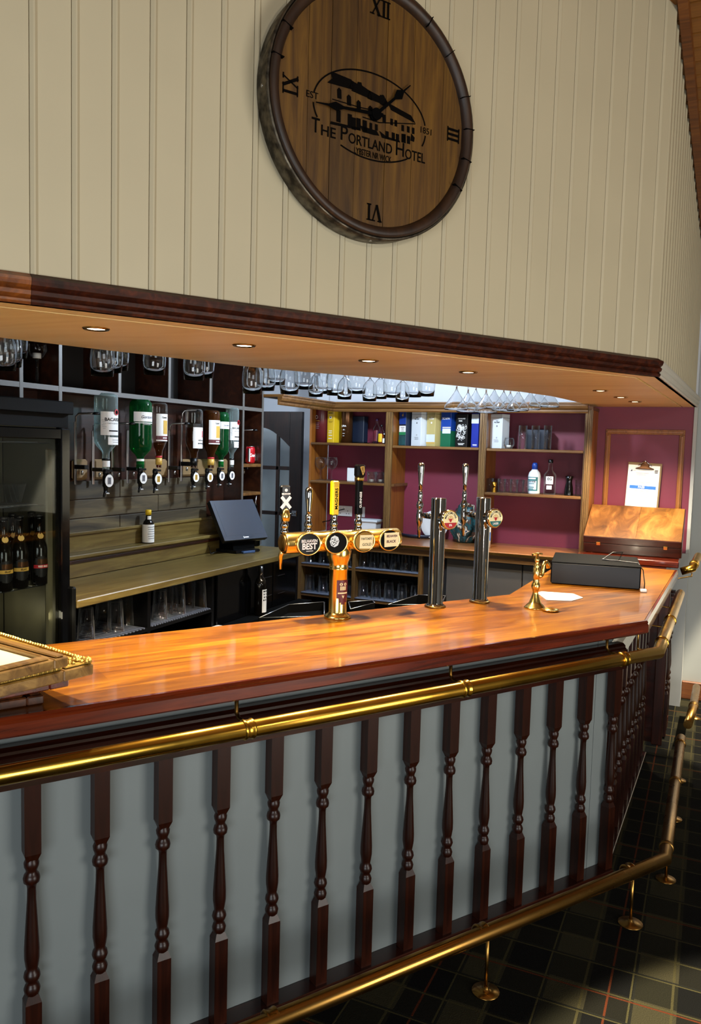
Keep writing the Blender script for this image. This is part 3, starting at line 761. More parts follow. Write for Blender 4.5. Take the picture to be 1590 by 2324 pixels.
RC('cabinet', 'dark_cubby', UP[2]+.015, -.83, 5.50, 5.96, .02, ZC-.035)
RC('cabinet_door', 'grey_cabinet', xg0, xg1, 5.485, 5.50, .12, .98, .003)
RC('cabinet_door', 'grey_cabinet', xg1+.006, -.85, 5.485, 5.50, .12, .98, .003)

# maroon panel with its picture-frame moulding
pf = [ony(1375, 975, Y_WALL), ony(1555, 975, Y_WALL)]
x0, x1, zt = pf[0].x, pf[1].x, pf[0].z+.004
b = nb()
for (ax0, ax1, az0, az1) in ((x0, x1, zt-.035, zt), (x0, x0+.035, 1.12, zt-.035), (x1-.035, x1, 1.12, zt-.035), (x0, x1, 1.085, 1.12)):
    box(b, ax0, ax1, Y_WALL-.012, Y_WALL-.0005, az0, az1, .003)
    box(b, ax0+.008, ax1-.008, Y_WALL-.020, Y_WALL-.012, az0+.008, az1-.008, .003)
tr_ = struct(obj('trim_6', b, 'shelf_side_wood'))

# ================================================================== DOOR IN THE PASSAGE
YD = 6.02
dx1 = ony(684, 1000, YD).x; dzt = ony(640, 934, YD).z
dx0 = dx1-.80
door = root('door_1', (dx0, YD, 0))
Wd = .80; st = .115
def DB(name, x0, x1, z0, z1, mat='dark_door_wood', y0=0, y1=.04): return bobj(name, mat, door, x0, x1, y0, y1, z0, z1, .002)
DB('stile', 0, st, 0, dzt); DB('stile', Wd-st, Wd, 0, dzt)
DB('rail', st, Wd-st, 0, .24)
b = nb()                                                       # arched top rail
n = 14; w0, w1 = st, Wd-st
arc = [(w0+(w1-w0)*k/n, dzt-.30+.16*math.sin(math.pi*k/n)) for k in range(n+1)]
lo = [b.verts.new((x, 0, z)) for x, z in arc]; hi = [b.verts.new((x, 0, dzt)) for x, z in arc]
lo2 = [b.verts.new((x, .04, z)) for x, z in arc]; hi2 = [b.verts.new((x, .04, dzt)) for x, z in arc]
for k in range(n):
    b.faces.new([lo[k], lo[k+1], hi[k+1], hi[k]]); b.faces.new([lo2[k], hi2[k], hi2[k+1], lo2[k+1]]); b.faces.new([lo[k], lo2[k], lo2[k+1], lo[k+1]])
obj('top_rail', b, 'dark_door_wood', door)
DB('mullion', .35, .385, .24, dzt-.14, y0=.006, y1=.034); DB('mullion', .55, .575, .24, dzt-.14, y0=.006, y1=.034)
zb1_ = ony(630, 1062, YD).z; zb2_ = ony(630, 1165, YD).z
for z in (zb1_, zb2_, .62): DB('glazing_bar', st, Wd-st, z-.016, z+.016, y0=.006, y1=.034)
b = nb(); box(b, st, Wd-st, .018, .022, .24, dzt-.13); obj('pane', b, 'door_glass', door)
hx = Wd-.055; hz = ony(661, 1165, YD).z
b = nb(); box(b, hx-.025, hx+.025, -.008, 0, hz-.025, hz+.025, .004); hp = obj('handle_plate', b, 'chrome', door)
tobj('handle', 'chrome', hp, [(hx, -.008, hz), (hx, -.045, hz), (hx-.06, -.05, hz), (hx-.09, -.05, hz-.10)], .007, 10)
# ================================================================== HELPERS FOR THINGS
def flat_poly(bm, pts, y=0.0, th=.0006):
    """polygon of (x, z) points standing in the local xz plane, facing -y"""
    n = len(pts)
    a = [bm.verts.new((x, y-th, z)) for x, z in pts]; c = [bm.verts.new((x, y, z)) for x, z in pts]
    bm.faces.new(a); bm.faces.new(c[::-1])
    for i in range(n): bm.faces.new([a[i], c[i], c[(i+1) % n], a[(i+1) % n]])
def line_poly(bm, pts, w, y=0.0, th=.0006):
    for (xa, za), (xb, zb) in zip(pts[:-1], pts[1:]):
        dx, dz = xb-xa, zb-za; l = math.hypot(dx, dz) or 1; nx, nz = -dz/l*w/2, dx/l*w/2
        flat_poly(bm, [(xa+nx, za+nz), (xa-nx, za-nz), (xb-nx, zb-nz), (xb+nx, zb+nz)], y, th)
def disc(bm, rx, rz, y0, y1, cx=0, cz=0, seg=32):
    a = [bm.verts.new((cx+rx*math.cos(2*math.pi*k/seg), y0, cz+rz*math.sin(2*math.pi*k/seg))) for k in range(seg)]
    c = [bm.verts.new((v.co.x, y1, v.co.z)) for v in a]
    bm.faces.new(a); bm.faces.new(c[::-1])
    for k in range(seg): bm.faces.new([a[k], c[k], c[(k+1) % seg], a[(k+1) % seg]])
def dobj(name, mat, parent, rx, rz, y0, y1, cx=0, cz=0, seg=32, **k):
    b = nb(); disc(b, rx, rz, y0, y1, cx, cz, seg); return obj(name, b, mat, parent, **k)
def lathe_y(name, mat, parent, prof, seg=28, loc=(0, 0, 0), sx=1.0, sz=1.0):
    """prof of (r, outward distance) revolved about the local y axis; outward is -y"""
    b = nb(); lathe(b, prof, seg, cap=True, sx=sx, sy=sz, M=Matrix.Rotation(math.pi/2, 4, 'X')); return obj(name, b, mat, parent, loc=loc)
def arc_label(name, mat, parent, r, a0, a1, z0, z1, seg=14):
    b = nb(); va = []; 
    for k in range(seg+1):
        a = R(a0+(a1-a0)*k/seg); va.append([b.verts.new((rr*math.sin(a), -rr*math.cos(a), z)) for rr in (r, r+.0005) for z in (z0, z1)])
    for p, q in zip(va[:-1], va[1:]):
        b.faces.new([p[2], q[2], q[3], p[3]]); b.faces.new([p[0], p[1], q[1], q[0]]); b.faces.new([p[1], p[3], q[3], q[1]]); b.faces.new([p[0], q[0], q[2], p[2]])
    for e in (va[0], va[-1]): b.faces.new([e[0], e[1], e[3], e[2]])
    o = obj(name, b, mat, parent)
    for f in o.data.polygons: f.use_smooth = False
    return o
def text_cyl(body, size, mat, parent, r, z, a=0.0, xs=1.0, bold=0.0, upside=False, name='lettering', shear=0):
    o = text(body, size, mat, parent, (0, 0, 0), (0, 0, 0), name=name, extrude=0, bold=bold, shear=shear)
    o.scale = (1, 1, 1)
    for v in o.data.vertices:
        x, y = v.co.x*xs, v.co.y
        if upside: x, y = -x, -y
        t = x/r+R(a); v.co = (r*math.sin(t), -r*math.cos(t), z+y)
    return o

def print_lines(parent, mat, x0, x1, z, n, dz, y, h=.0022, name='print'):
    """rows of print too small to read in the photograph"""
    b = nb(); rnd = random.Random(n+int(abs(z)*1e4))
    for k in range(n):
        a = x0+(x1-x0)*rnd.uniform(0, .18); c = x1-(x1-x0)*rnd.uniform(0, .18); flat_poly(b, [(a, z-dz*k), (c, z-dz*k), (c, z-dz*k+h), (a, z-dz*k+h)], y, .0003)
    return obj(name, b, mat, parent)
def print_arc(parent, mat, r, a0, a1, z, n, dz, h=.0022, name='print'):
    for k in range(n): arc_label(name, mat, parent, r, a0+3*(k % 3), a1-4*(k % 2), z-dz*k, z-dz*k+h, 6)
# ================================================================== BARREL-HEAD CLOCK
CD = 2.216
ck = thing('barrel_clock', 'large round barrel-head clock with iron hoop and hotel drawing', 'clock', F(1.466, CD-.0055, 2.812), BAR_ANG)
def CP(px, py, d=CD-.075):
    p = ond(px, py, d); return (sof(p)-1.466, p.z-2.812)
RO = .392
lathe_y('hoop', 'hoop_iron', ck, [(RO-.004, 0), (RO, .002), (RO+.003, .07), (RO-.002, .074), (RO-.006, .072), (RO-.008, .0)], 96)
lathe_y('chime_ring', 'barrel_stave', ck, [(RO-.008, .001), (RO-.007, .078), (RO-.014, .084), (RO-.030, .082), (RO-.040, .066), (RO-.042, .001)], 96)
for a in (28, 12, -4, -20, 190, 205, 300, 318):                # stave joints on the rim
    b = nb(); box(b, RO-.042, RO-.004, -.0852, -.07, -.001, .001); obj('stave_joint', b, 'ink', ck, rot=(0, R(a), 0))
jx = [-.36]+[CP(px, 240, CD-.066)[0] for px in (697, 749, 806, 875, 936, 1003)]+[.36]
RI = RO-.041
for x0, x1 in zip(jx[:-1], jx[1:]):
    x0c, x1c = max(x0, -RI+.001), min(x1, RI-.001)
    n = 8; up = [(x0c+.0008+(x1c-x0c-.0016)*k/n) for k in range(n+1)]
    pts = [(x, math.sqrt(max(0, RI*RI-x*x))) for x in up]
    b = nb(); flat_poly(b, [(x, -z) for x, z in pts]+[(x, z) for x, z in pts[::-1]], -.040, .022+random.uniform(-.0008, .0008)); obj('head_plank', b, 'barrel_oak', ck)
YF = -.0632
def ink(name, b): return obj(name, b, 'ink', ck)
# numerals standing radially
def numeral(s, ang, rad):
    b = nb(); h = .052; x = 0; glyphs = []
    wd = {'I': .016, 'V': .042, 'X': .044}
    tot = sum(wd[c] for c in s); x = -tot/2
    for c in s:
        w = wd[c]
        if c == 'I':
            flat_poly(b, [(x+.004, -h/2), (x+.012, -h/2), (x+.012, h/2), (x+.004, h/2)]); bars = [(x, x+.016)]
            for q in (x,):
                flat_poly(b, [(q, h/2-.004), (q+.016, h/2-.004), (q+.016, h/2), (q, h/2)]); flat_poly(b, [(q, -h/2), (q+.016, -h/2), (q+.016, -h/2+.004), (q, -h/2+.004)])
        elif c == 'V':
            line_poly(b, [(x+.006, h/2), (x+w/2, -h/2)], .009); line_poly(b, [(x+w-.006, h/2), (x+w/2, -h/2)], .004)
            for q in (x, x+w-.016): flat_poly(b, [(q, h/2-.004), (q+.016, h/2-.004), (q+.016, h/2), (q, h/2)])
        else:
            line_poly(b, [(x+.008, h/2), (x+w-.008, -h/2)], .009); line_poly(b, [(x+w-.008, h/2), (x+.008, -h/2)], .004)
            for q in (x, x+w-.017):
                flat_poly(b, [(q, h/2-.004), (q+.016, h/2-.004), (q+.016, h/2), (q, h/2)]); flat_poly(b, [(q, -h/2), (q+.016, -h/2), (q+.016, -h/2+.004), (q, -h/2+.004)])
        x += w
    a = R(ang)
    obj('numeral', b, 'ink', ck, loc=(math.sin(a)*rad, YF, math.cos(a)*rad), rot=(0, a, 0))
for s, a in (('XII', 0), ('III', 90), ('VI', 180), ('IX', 270)): numeral(s, a, .312)
# oval with date
def arc_pts(a0, a1, n=30): return [(ox+orx*math.cos(R(a0+(a1-a0)*k/n)), oz+orz*math.sin(R(a0+(a1-a0)*k/n))) for k in range(n+1)]
ox, oz = CP(841, 258); xl_ = CP(713, 215)[0]; xr_ = CP(968, 300)[0]; orx = (xr_-xl_)/2; ox = (xl_+xr_)/2; orz = (CP(800, 148)[1]-CP(880, 371)[1])/2; oz = CP(800, 148)[1]-orz
for a0, a1 in ((172, 10), (184, 202), (-4, -20), (-48, -122)):
    b = nb(); line_poly(b, arc_pts(a0, a1), .0045, YF); ink('oval_line', b)
text('EST', .028, 'ink', ck, (xl_-.004, YF, CP(713, 215)[1])); text('1851', .028, 'ink', ck, (xr_+.002, YF, CP(967, 296)[1]))
tz = CP(835, 322)[1]
tx0, tx1 = CP(709, 300)[0], CP(967, 350)[0]; tw = tx1-tx0
def fit(body, size, x0, x1, z, bold=0, **k):
    o = text(body, size, 'ink', ck, ((x0+x1)/2, YF, z), bold=bold, **k)
    w = max(v.co.x for v in o.data.vertices)-min(v.co.x for v in o.data.vertices); o.scale = ((x1-x0)/w, 1, 1); return o
fit('T', .062, tx0, tx0+tw*.065, tz+.006, .0004); fit('HE', .044, tx0+tw*.075, tx0+tw*.195, tz-.002, .0004)
fit('P', .062, tx0+tw*.235, tx0+tw*.295, tz+.006, .0004); fit('ORTLAND', .044, tx0+tw*.305, tx0+tw*.69, tz-.002, .0004)
fit('H', .062, tx0+tw*.725, tx0+tw*.80, tz+.006, .0004); fit('OTEL', .044, tx0+tw*.81, tx0+tw*1.0, tz-.002, .0004)
lz = CP(840, 346)[1]-.004
fit('LYBSTER NR WICK', .027, tx0+tw*.355, tx0+tw*.685, lz, .0002)
# the hotel: roofs, dormers, windows and shrubs as a stencil
b = nb()
def hp(*pts): flat_poly(b, [CP(580+x/3.18, y/3.18) for x, y in pts], YF)
hp((550, 515), (580, 520), (700, 570), (700, 640), (525, 590), (560, 560)); hp((700, 575), (740, 600), (745, 585), (770, 590), (775, 612), (815, 640), (815, 700), (700, 650))
hp((815, 640), (850, 660), (905, 690), (905, 740), (815, 705)); hp((905, 680), (930, 680), (960, 735), (950, 770), (905, 745))
hp((960, 735), (1130, 830), (1160, 885), (1150, 880), (985, 790))
for x, y in ((595, 640), (665, 690), (735, 730), (820, 770)): hp((x, y), (x+14, y-14), (x+30, y+4), (x+32, y+70), (x+2, y+62))
for x, y in ((590, 785), (672, 815), (700, 840), (735, 845), (780, 860)): hp((x, y), (x+30, y+8), (x+30, y+95), (x, y+87))
for x, y in ((830, 880), (870, 890), (980, 850), (1010, 860), (1060, 895), (1100, 905), (1135, 915)): hp((x, y), (x+18, y+5), (x+18, y+50), (x, y+45))
for x, y in ((925, 820), (945, 940), (990, 950), (1020, 960), (1065, 965), (1100, 975)): hp((x, y), (x+22, y+6), (x+22, y+62), (x, y+56))
hp((550, 870), (760, 920), (755, 935), (545, 890)); hp((760, 900), (780, 945), (860, 970), (900, 975), (880, 940)); hp((900, 940), (920, 990), (1050, 1025), (1045, 1010), (950, 980))
hp((1060, 960), (1090, 965), (1090, 1030), (1060, 1022)); hp((1130, 960), (1155, 990), (1150, 1020), (1125, 1010))
ink('hotel_drawing', b)
b = nb(); line_poly(b, [CP(580+x/3.18, y/3.18) for x, y in ((700, 585), (685, 625), (715, 640), (700, 585))], .003, YF); line_poly(b, [CP(580+x/3.18, y/3.18) for x, y in ((830, 650), (815, 700), (845, 715), (830, 650))], .003, YF)
line_poly(b, [CP(580+x/3.18, y/3.18) for x, y in ((560, 710), (760, 770), (900, 800))], .003, YF); line_poly(b, [CP(580+x/3.18, y/3.18) for x, y in ((780, 840), (900, 880), (1160, 890))], .003, YF)
ink('hotel_outline', b)
hx_, hz_ = CP(855, 258, CD-.085); 
def hand(tip, w, y):
    tx, tz_ = CP(*tip, CD-.085); dx, dz = tx-hx_, tz_-hz_; l = math.hypot(dx, dz); ux, uz = dx/l, dz/l; vx, vz = -uz, ux
    P_ = lambda a, c: (hx_+ux*a*l+vx*c, hz_+uz*a*l+vz*c)
    b = nb(); flat_poly(b, [P_(-.12, .006), P_(-.12, -.006), P_(.55, -.004), P_(.68, -w), P_(.80, -.003), P_(1, -.0015), P_(1, .0015), P_(.80, .003), P_(.68, w), P_(.55, .004)], y, .0015)
    obj('clock_hand', b, 'black_matt', ck)
hand((934, 192), .016, -.072); hand((718, 231), .013, -.076)
dobj('hand_boss', 'black_matt', ck, .018, .018, -.080, -.062, hx_, hz_)
for px, py in ((602, 198), (838, 541)):
    a = CP(px, py, CD-.04); an = math.atan2(a[1], a[0]); b = nb(); lathe(b, [(.006, 0), (.005, .002), (0, .003)], 12); o = obj('screw', b, 'steel', ck)
    o.location = (math.cos(an)*(RO+.001), -.04, math.sin(an)*(RO+.001)); o.rotation_euler = (0, math.pi/2-an, 0)

# ================================================================== BEER TOWER AND FONTS
ZT = 1.1
td = 2.548; ts = sof(ond(768, 1300, td))
tw_ = thing('beer_tower', 'polished brass T-shaped beer tower with four pump badges', 'beer tower', F(ts, td, ZT), BAR_ANG)
zc = ond(768, 1227, td).z-ZT
lobj('column', 'gold_polished', tw_, [(.052, 0), (.052, .006), (.046, .012), (.038, .018), (.0355, .024), (.0355, .185), (.0375, .188), (.0375, .194), (.0355, .197), (.038, .215), (.046, .235), (.048, .262), (.040, .285), (0, .290)], 40)
sl0 = sof(ond(641, 1228, td))-ts; sl1 = sof(ond(901, 1222, td))-ts
b = nb(); lathe(b, [(0, sl0), (.036, sl0+.002), (.040, sl0+.006), (.040, sl1-.006), (.036, sl1-.002), (0, sl1)], 36, M=Matrix.Translation((0, 0, zc)) @ Matrix.Rotation(math.pi/2, 4, 'Y')); obj('crossbar', b, 'gold_polished', tw_)
b = nb(); lathe(b, [(.0, sl0-.004), (.030, sl0-.003), (.034, sl0+.002)], 30, M=Matrix.Translation((0, 0, zc)) @ Matrix.Rotation(math.pi/2, 4, 'Y')); obj('end_cap', b, 'brass_dull', tw_)
bs = [sof(ond(px, 1228, td-.055))-ts for px in (701, 763, 826, 884)]
def badge(x, y0, mat):
    o = lathe_y('badge', 'gold_polished' if mat is None else mat, tw_, [(.024, .0), (.030, .012), (.044, .018), (.044, .026), (.041, .028), (.039, .026), (0, .026)], 40, (x, y0, zc), 1.14, .95)
    return o
for i, x in enumerate(bs):
    bd = lathe_y('badge_mount', 'gold_polished', tw_, [(.022, -.036), (.026, 0), (.045, .010), (.045, .020), (.042, .0225), (.040, .0205), (0, .0205)], 40, (x, -.036, zc), 1.14, .95)
    f = dobj('badge_face', 'black_gloss', bd, .0445, .0370, -.0222, -.0205)
    if i == 0:
        text('BELHAVEN', .0155, 'white_print', bd, (0, -.0228, .011), bold=.0004, xs=.9); text('BEST', .031, 'white_print', bd, (0, -.0228, -.009), bold=.0010, xs=.95); print_lines(bd, 'white_print', -.02, .02, -.0265, 1, .003, -.0222, .002)
    if i == 1:
        b = nb(); disc(b, .021, .022, -.0228, -.0222, -.010, .006, 8); obj('silver_print', b, 'can_top', bd)
        b = nb(); rnd = random.Random(3)
        for k in range(26):
            a, q = rnd.uniform(0, 6.28), rnd.uniform(.003, .018); flat_poly(b, [(-.010+q*math.cos(a)+dx*.0016, .006+q*math.sin(a)+dz*.0016) for dx, dz in ((-1, -1), (1, -1), (1, 1), (-1, 1))], -.0228, .0005)
        obj('dark_print', b, 'ink', bd)
    if i == 2:
        dobj('cap_face', 'brass_dull', bd, .043, .036, -.0228, -.0222)
        flat = nb(); flat_poly(flat, [(-.024, -.026), (.036, -.029), (.038, .024), (-.022, .025)], -.0232, .0006); obj('note', flat, 'cream_paper', bd)
        text('THATCHERS', .0125, 'ink', bd, (.007, -.0243, .010), shear=.1, xs=.72, name='handwriting'); text('GOLD', .015, 'ink', bd, (.009, -.0243, -.012), shear=.1, name='handwriting')
    if i == 3:
        flat = nb(); flat_poly(flat, [(-.028, -.026), (.040, -.024), (.041, .030), (-.029, .029)], -.0232, .0006); obj('note', flat, 'cream_paper', bd)
        text('BELHAVEN', .0125, 'dark_red', bd, (.006, -.0243, .016), shear=.1, xs=.85, bold=.0003, name='handwriting'); text('BLACK', .0145, 'dark_red', bd, (.003, -.0243, -.005), shear=.15, bold=.0003, name='handwriting')
# crest on the column
b = nb()
for k in range(16):
    pass
crest = arc_label('crest', 'dark_red', tw_, .0360, -42, 42, .080, .150)
cr2 = nb(); n = 12
arc_label('crest_tip', 'dark_red', tw_, .0360, -28, 28, .064, .080); arc_label('crest_tip', 'dark_red', tw_, .0360, -13, 13, .056, .064)
text_cyl('IIIII', .020, 'cream_paper', crest, .0367, .118, 0, 1.1, .0006, name='crest_print'); print_arc(crest, 'cream_paper', .0366, -34, 34, .098, 1, .004, .005, 'crest_print'); text_cyl('o o', .022, 'cream_paper', crest, .0367, .136, 0, 1.0, .0008, name='crest_print')
text_cyl('v', .02, 'cream_paper', crest, .0367, .088, 0, 1.0, .0008, name='crest_print')
# taps along the back
def tap_base(x, y):
    b = nb(); lathe(b, [(.013, 0), (.016, .006), (.014, .014), (.011, .018), (.015, .024), (.016, .034), (.013, .040), (.011, .046), (.0125, .052), (.0135, .062), (.0115, .068)], 20, cx=x, cy=y, cz=zc+.034)
    return obj('tap_valve', b, 'chrome', tw_)
hs = [sof(ond(px, 1200, td+.012))-ts for px in (645, 699, 757, 812)]
zb_ = zc+.10
for i, x in enumerate(hs): v = tap_base(x, .012)
# handle 1: black paddle with a white saltire
h1 = nb(); box(h1, hs[0]-.021, hs[0]+.021, .004, .022, zb_, zb_+.112, .006); o1 = obj('handle', h1, 'black_gloss', tw_)
b = nb(); line_poly(b, [(hs[0]-.019, zb_+.028), (hs[0]+.019, zb_+.070)], .012, .0038); line_poly(b, [(hs[0]-.019, zb_+.070), (hs[0]+.019, zb_+.028)], .012, .0032); obj('saltire', b, 'white_print', o1)
text('BELHAVEN', .0085, 'white_print', o1, (hs[0], .0035, zb_+.080), bold=.0003, xs=.85); dobj('emblem', 'white_print', o1, .006, .006, .003, .0038, hs[0], zb_+.094, 10)
b = nb(); lathe(b, [(.016, 0), (.017, .02), (.012, .04), (0, .05)], 20, cx=hs[0], cy=.002, cz=zb_-.02, sy=.7); obj('shield', b, 'gold_polished', tw_)
b = nb(); tube(b, [(hs[0]-.004, .012, zc-.02), (hs[0]-.004, .03, zc-.05), (hs[0]-.004, .03, zc-.10)], [.009, .009, .006], 14); obj('spout', b, 'gold_polished', tw_)
# handle 2: chrome lever
b = nb(); lathe(b, [(.008, 0), (.009, .02), (.013, .06), (.015, .085), (.014, .10), (.008, .108), (0, .110)], 22, cx=hs[1], cy=.012, cz=zb_-.004); obj('handle', b, 'chrome', tw_)
# handle 3: yellow
b = nb(); box(b, hs[2]-.015, hs[2]+.015, .0, .024, zb_-.004, zb_+.128, .005); o3 = obj('handle', b, 'yellow_plastic', tw_)
text('MAGNERS', .017, 'ink', o3, (hs[2]+.002, -.0008, zb_+.060), rot=(math.pi/2, -math.pi/2, 0), bold=.0003, xs=1.05)
for k in range(4): bobj('groove', 'brass_dull', o3, hs[2]-.0153, hs[2]+.0153, -.0004, .0, zb_+.108+k*.005, zb_+.1095+k*.005)
# handle 4: tall black with gold harp plate
b = nb(); box(b, hs[3]-.013, hs[3]+.013, .0, .024, zb_-.004, zb_+.130, .004); o4 = obj('handle', b, 'black_gloss', tw_)
b = nb(); box(b, hs[3]-.019, hs[3]+.019, -.006, .028, zb_+.142, zb_+.192, .007); obj('handle_head', b, 'black_gloss', o4)
b = nb(); box(b, hs[3]-.016, hs[3]+.016, -.003, .026, zb_+.128, zb_+.145, .005); obj('handle_band', b, 'gold_polished', o4)
b = nb(); line_poly(b, [(hs[3]-.008, zb_+.182), (hs[3]+.008, zb_+.184), (hs[3]+.010, zb_+.166), (hs[3]+.004, zb_+.152), (hs[3]-.008, zb_+.182)], .003, -.0062)
for k in range(4): line_poly(b, [(hs[3]-.005+k*.0035, zb_+.181), (hs[3]-.001+k*.0025, zb_+.162)], .0012, -.0062)
obj('harp', b, 'gold_print', o4)
text('GUINNESS', .0135, 'white_print', o4, (hs[3]+.001, -.0008, zb_+.055), rot=(math.pi/2, -math.pi/2, 0), bold=.0002)

def chrome_font(px, lab, wheel, wtxt, wmat):
    d = 2.545; s = sof(ond(px, 1260, d))
    t = thing('beer_font', lab, 'beer font', F(s, d, ZT), BAR_ANG, 'chrome beer fonts')
    lobj('column', 'chrome', t, [(.043, 0), (.043, .005), (.038, .010), (.034, .013), (.0315, .018), (.0315, .452), (.030, .456), (0, .457)], 40)
    lobj('base_ring', 'brass_dull', t, [(.0435, -.0), (.045, .003), (.0435, .007), (.040, .009), (.036, .009)], 40)
    zb = .372
    mnt = lathe_y('badge_mount', 'chrome', t, [(.022, -.02), (.024, .012), (.036, .022), (.041, .030), (.041, .044), (.037, .046), (0, .046)], 40, (.0, -.030, zb))
    lathe_y('badge_rim', 'gold_polished', mnt, [(.037, .044), (.039, .049), (.036, .050), (.034, .0465)], 40)
    dobj('badge_face', 'cream_paper', mnt, .0355, .0355, -.0485, -.046)
    b = nb(); pts = [(.0345*math.cos(a), .0345*math.sin(a)) for a in [R(200+140*k/16) for k in range(17)]]; flat_poly(b, pts, -.0486, .0004); obj('badge_band', b, wmat, mnt)
    text(wtxt, .0125, 'white_print', mnt, (0, -.0498, -.022), bold=.0004, xs=.85)
    for k, ch in enumerate('MALTSMITHS'):
        a = R(162-144*k/9); o = text(ch, .011, 'ink', mnt, (.0275*math.cos(a), -.0492, .0275*math.sin(a)), rot=(math.pi/2, -(a-math.pi/2), 0), bold=.0003)
    b = nb(); line_poly(b, [(-.008, .006), (-.004, -.004), (0, -.009), (.004, -.004), (.008, .006)], .0035, -.0488); flat_poly(b, [(-.005, .004), (.005, .004), (.002, -.006), (-.002, -.006)], -.0488, .0005); obj('badge_emblem', b, 'red_print', mnt)
    b = nb(); line_poly(b, [(-.013, -.001), (-.012, .008), (-.006, .014), (0, .016), (.006, .014), (.012, .008), (.013, -.001)], .002, -.0487); line_poly(b, [(0, .004), (0, .014)], .002, -.0488); line_poly(b, [(-.004, .010), (.004, .010)], .002, -.0489); obj('badge_emblem', b, 'gold_print', mnt)
    b = nb(); lathe(b, [(.0125, 0), (.0125, .03), (.0105, .033), (.0125, .036), (.0125, .062), (.008, .064), (.0075, .088)], 20, M=Matrix.Translation((0, .028, zb+.004)) @ Matrix.Rotation(-math.pi/2, 4, 'X')); obj('tap_arm', b, 'chrome', t)
    b = nb(); lathe(b, [(.0055, -.105), (.008, -.06), (.009, -.045), (.013, -.035), (.015, -.01), (.013, .01), (.011, .022), (.015, .032), (.016, .042), (.012, .052), (.0085, .060), (.010, .068), (.011, .085), (.0085, .095), (.0075, .105)], 22, cx=0, cy=.125, cz=zb+.006); obj('tap_body', b, 'chrome', t)
    b = nb(); lathe(b, [(.0075, 0), (.009, .03), (.0125, .075), (.0145, .10), (.0135, .112), (.008, .118), (0, .119)], 22, cx=0, cy=.125, cz=zb+.108); obj('tap_lever', b, 'chrome', t)
    return t
chrome_font(991, 'chrome column beer font with red and cream round badge', 0, 'IPA', 'red_print')
chrome_font(1092, 'chrome column beer font with green and cream round badge', 0, 'LAGER', 'teal_print')

# brass water tap with its drip saucer
p = onz(1213, 1380, ZT)
wt = thing('water_tap', 'small ornate brass swan-neck tap standing on the bar top', 'tap', p, BAR_ANG)
lobj('stem', 'gold_polished', wt, [(.045, 0), (.046, .004), (.040, .008), (.036, .014), (.028, .020), (.024, .028), (.018, .045), (.013, .06), (.011, .068), (.015, .078), (.019, .092), (.017, .105), (.012, .112), (.014, .118), (.011, .122), (.014, .126), (.0145, .17), (.011, .174), (.014, .18), (.009, .186), (.009, .20), (.012, .205), (.008, .21), (.006, .232), (0, .236)], 28)
b = nb(); pts = []
for k in range(15):
    t_ = k/14; pts.append((.012+.022*min(1, t_*2.2)+(.03 if t_ > .45 else 0)*((t_-.45)/.55 if t_ > .45 else 0), 0, .135+.05*math.sin(min(1, t_*1.6)*math.pi/2)-(.045*max(0, (t_-.68)/.32)**1.5)))
pts = [(.010, 0, .136), (.026, 0, .134), (.034, 0, .142), (.037, 0, .16), (.040, 0, .178), (.048, 0, .190), (.058, 0, .191), (.066, 0, .182), (.069, 0, .166)]
tube(b, pts, [.010, .010, .0095, .009, .0085, .0085, .0085, .0085, .0095], 14); obj('spout', b, 'gold_polished', wt)
b = nb(); tube(b, [(-.028, 0, .228), (-.01, 0, .231), (.01, 0, .231), (.028, 0, .228)], [.005, .004, .004, .005], 10); obj('handle', b, 'gold_polished', wt)
p = onz(1249, 1387, ZT)
sc = thing('drip_saucer', 'small round brass drip saucer beside the swan-neck tap', 'saucer', p, 0)
lobj('dish', 'gold_polished', sc, [(0, .002), (.024, .002), (.030, .008), (.034, .009), (.035, .006), (.030, 0), (0, 0)], 30)
# folded white paper
p = onz(1270, 1353, ZT)
b = nb(); q = [onz(*c, ZT)-p for c in ((1218, 1347), (1240, 1363), (1296, 1365), (1322, 1358), (1300, 1349), (1228, 1344))]
prism(b, [P2(v) for v in q], .001, .004)
pa = obj('folded_paper', b, 'white_paper', None, loc=p); tag(pa, 'folded sheet of white paper lying behind the swan-neck tap', 'paper')
# cash drawer with its lead
c0 = onz(1452, 1339, ZT); c1 = onz(1248, 1324, ZT); wv = (c1-c0); cw = wv.length; ang = math.atan2(-wv.y, -wv.x)
cd = thing('cash_drawer', 'flat black metal cash drawer on the side counter', 'cash drawer', (c1.x, c1.y, ZT), ang)
bobj('case', 'black_matt', cd, 0, cw, 0, .40, .006, .112, .003)
bobj('drawer_front', 'black_plastic', cd, .004, cw-.004, -.006, 0, .004, .106, .002)
bobj('foot_strip', 'black_matt', cd, .02, cw-.02, .02, .38, 0, .006)
tobj('lead', 'black_plastic', cd, [(cw-.10, .20, .116), (cw-.08, .26, .150), (cw-.13, .22, .150), (cw-.18, .16, .118), (cw-.10, .14, .118), (cw-.01, .10, .118), (cw+.012, .06, .09), (cw+.02, .02, .03), (cw+.015, -.04, .006)], .0028, 8)
bobj('plug', 'white_plastic', cd, cw-.002, cw+.026, -.075, -.04, .001, .014, .003)
plain('grey_top', '#5b584e', .5)

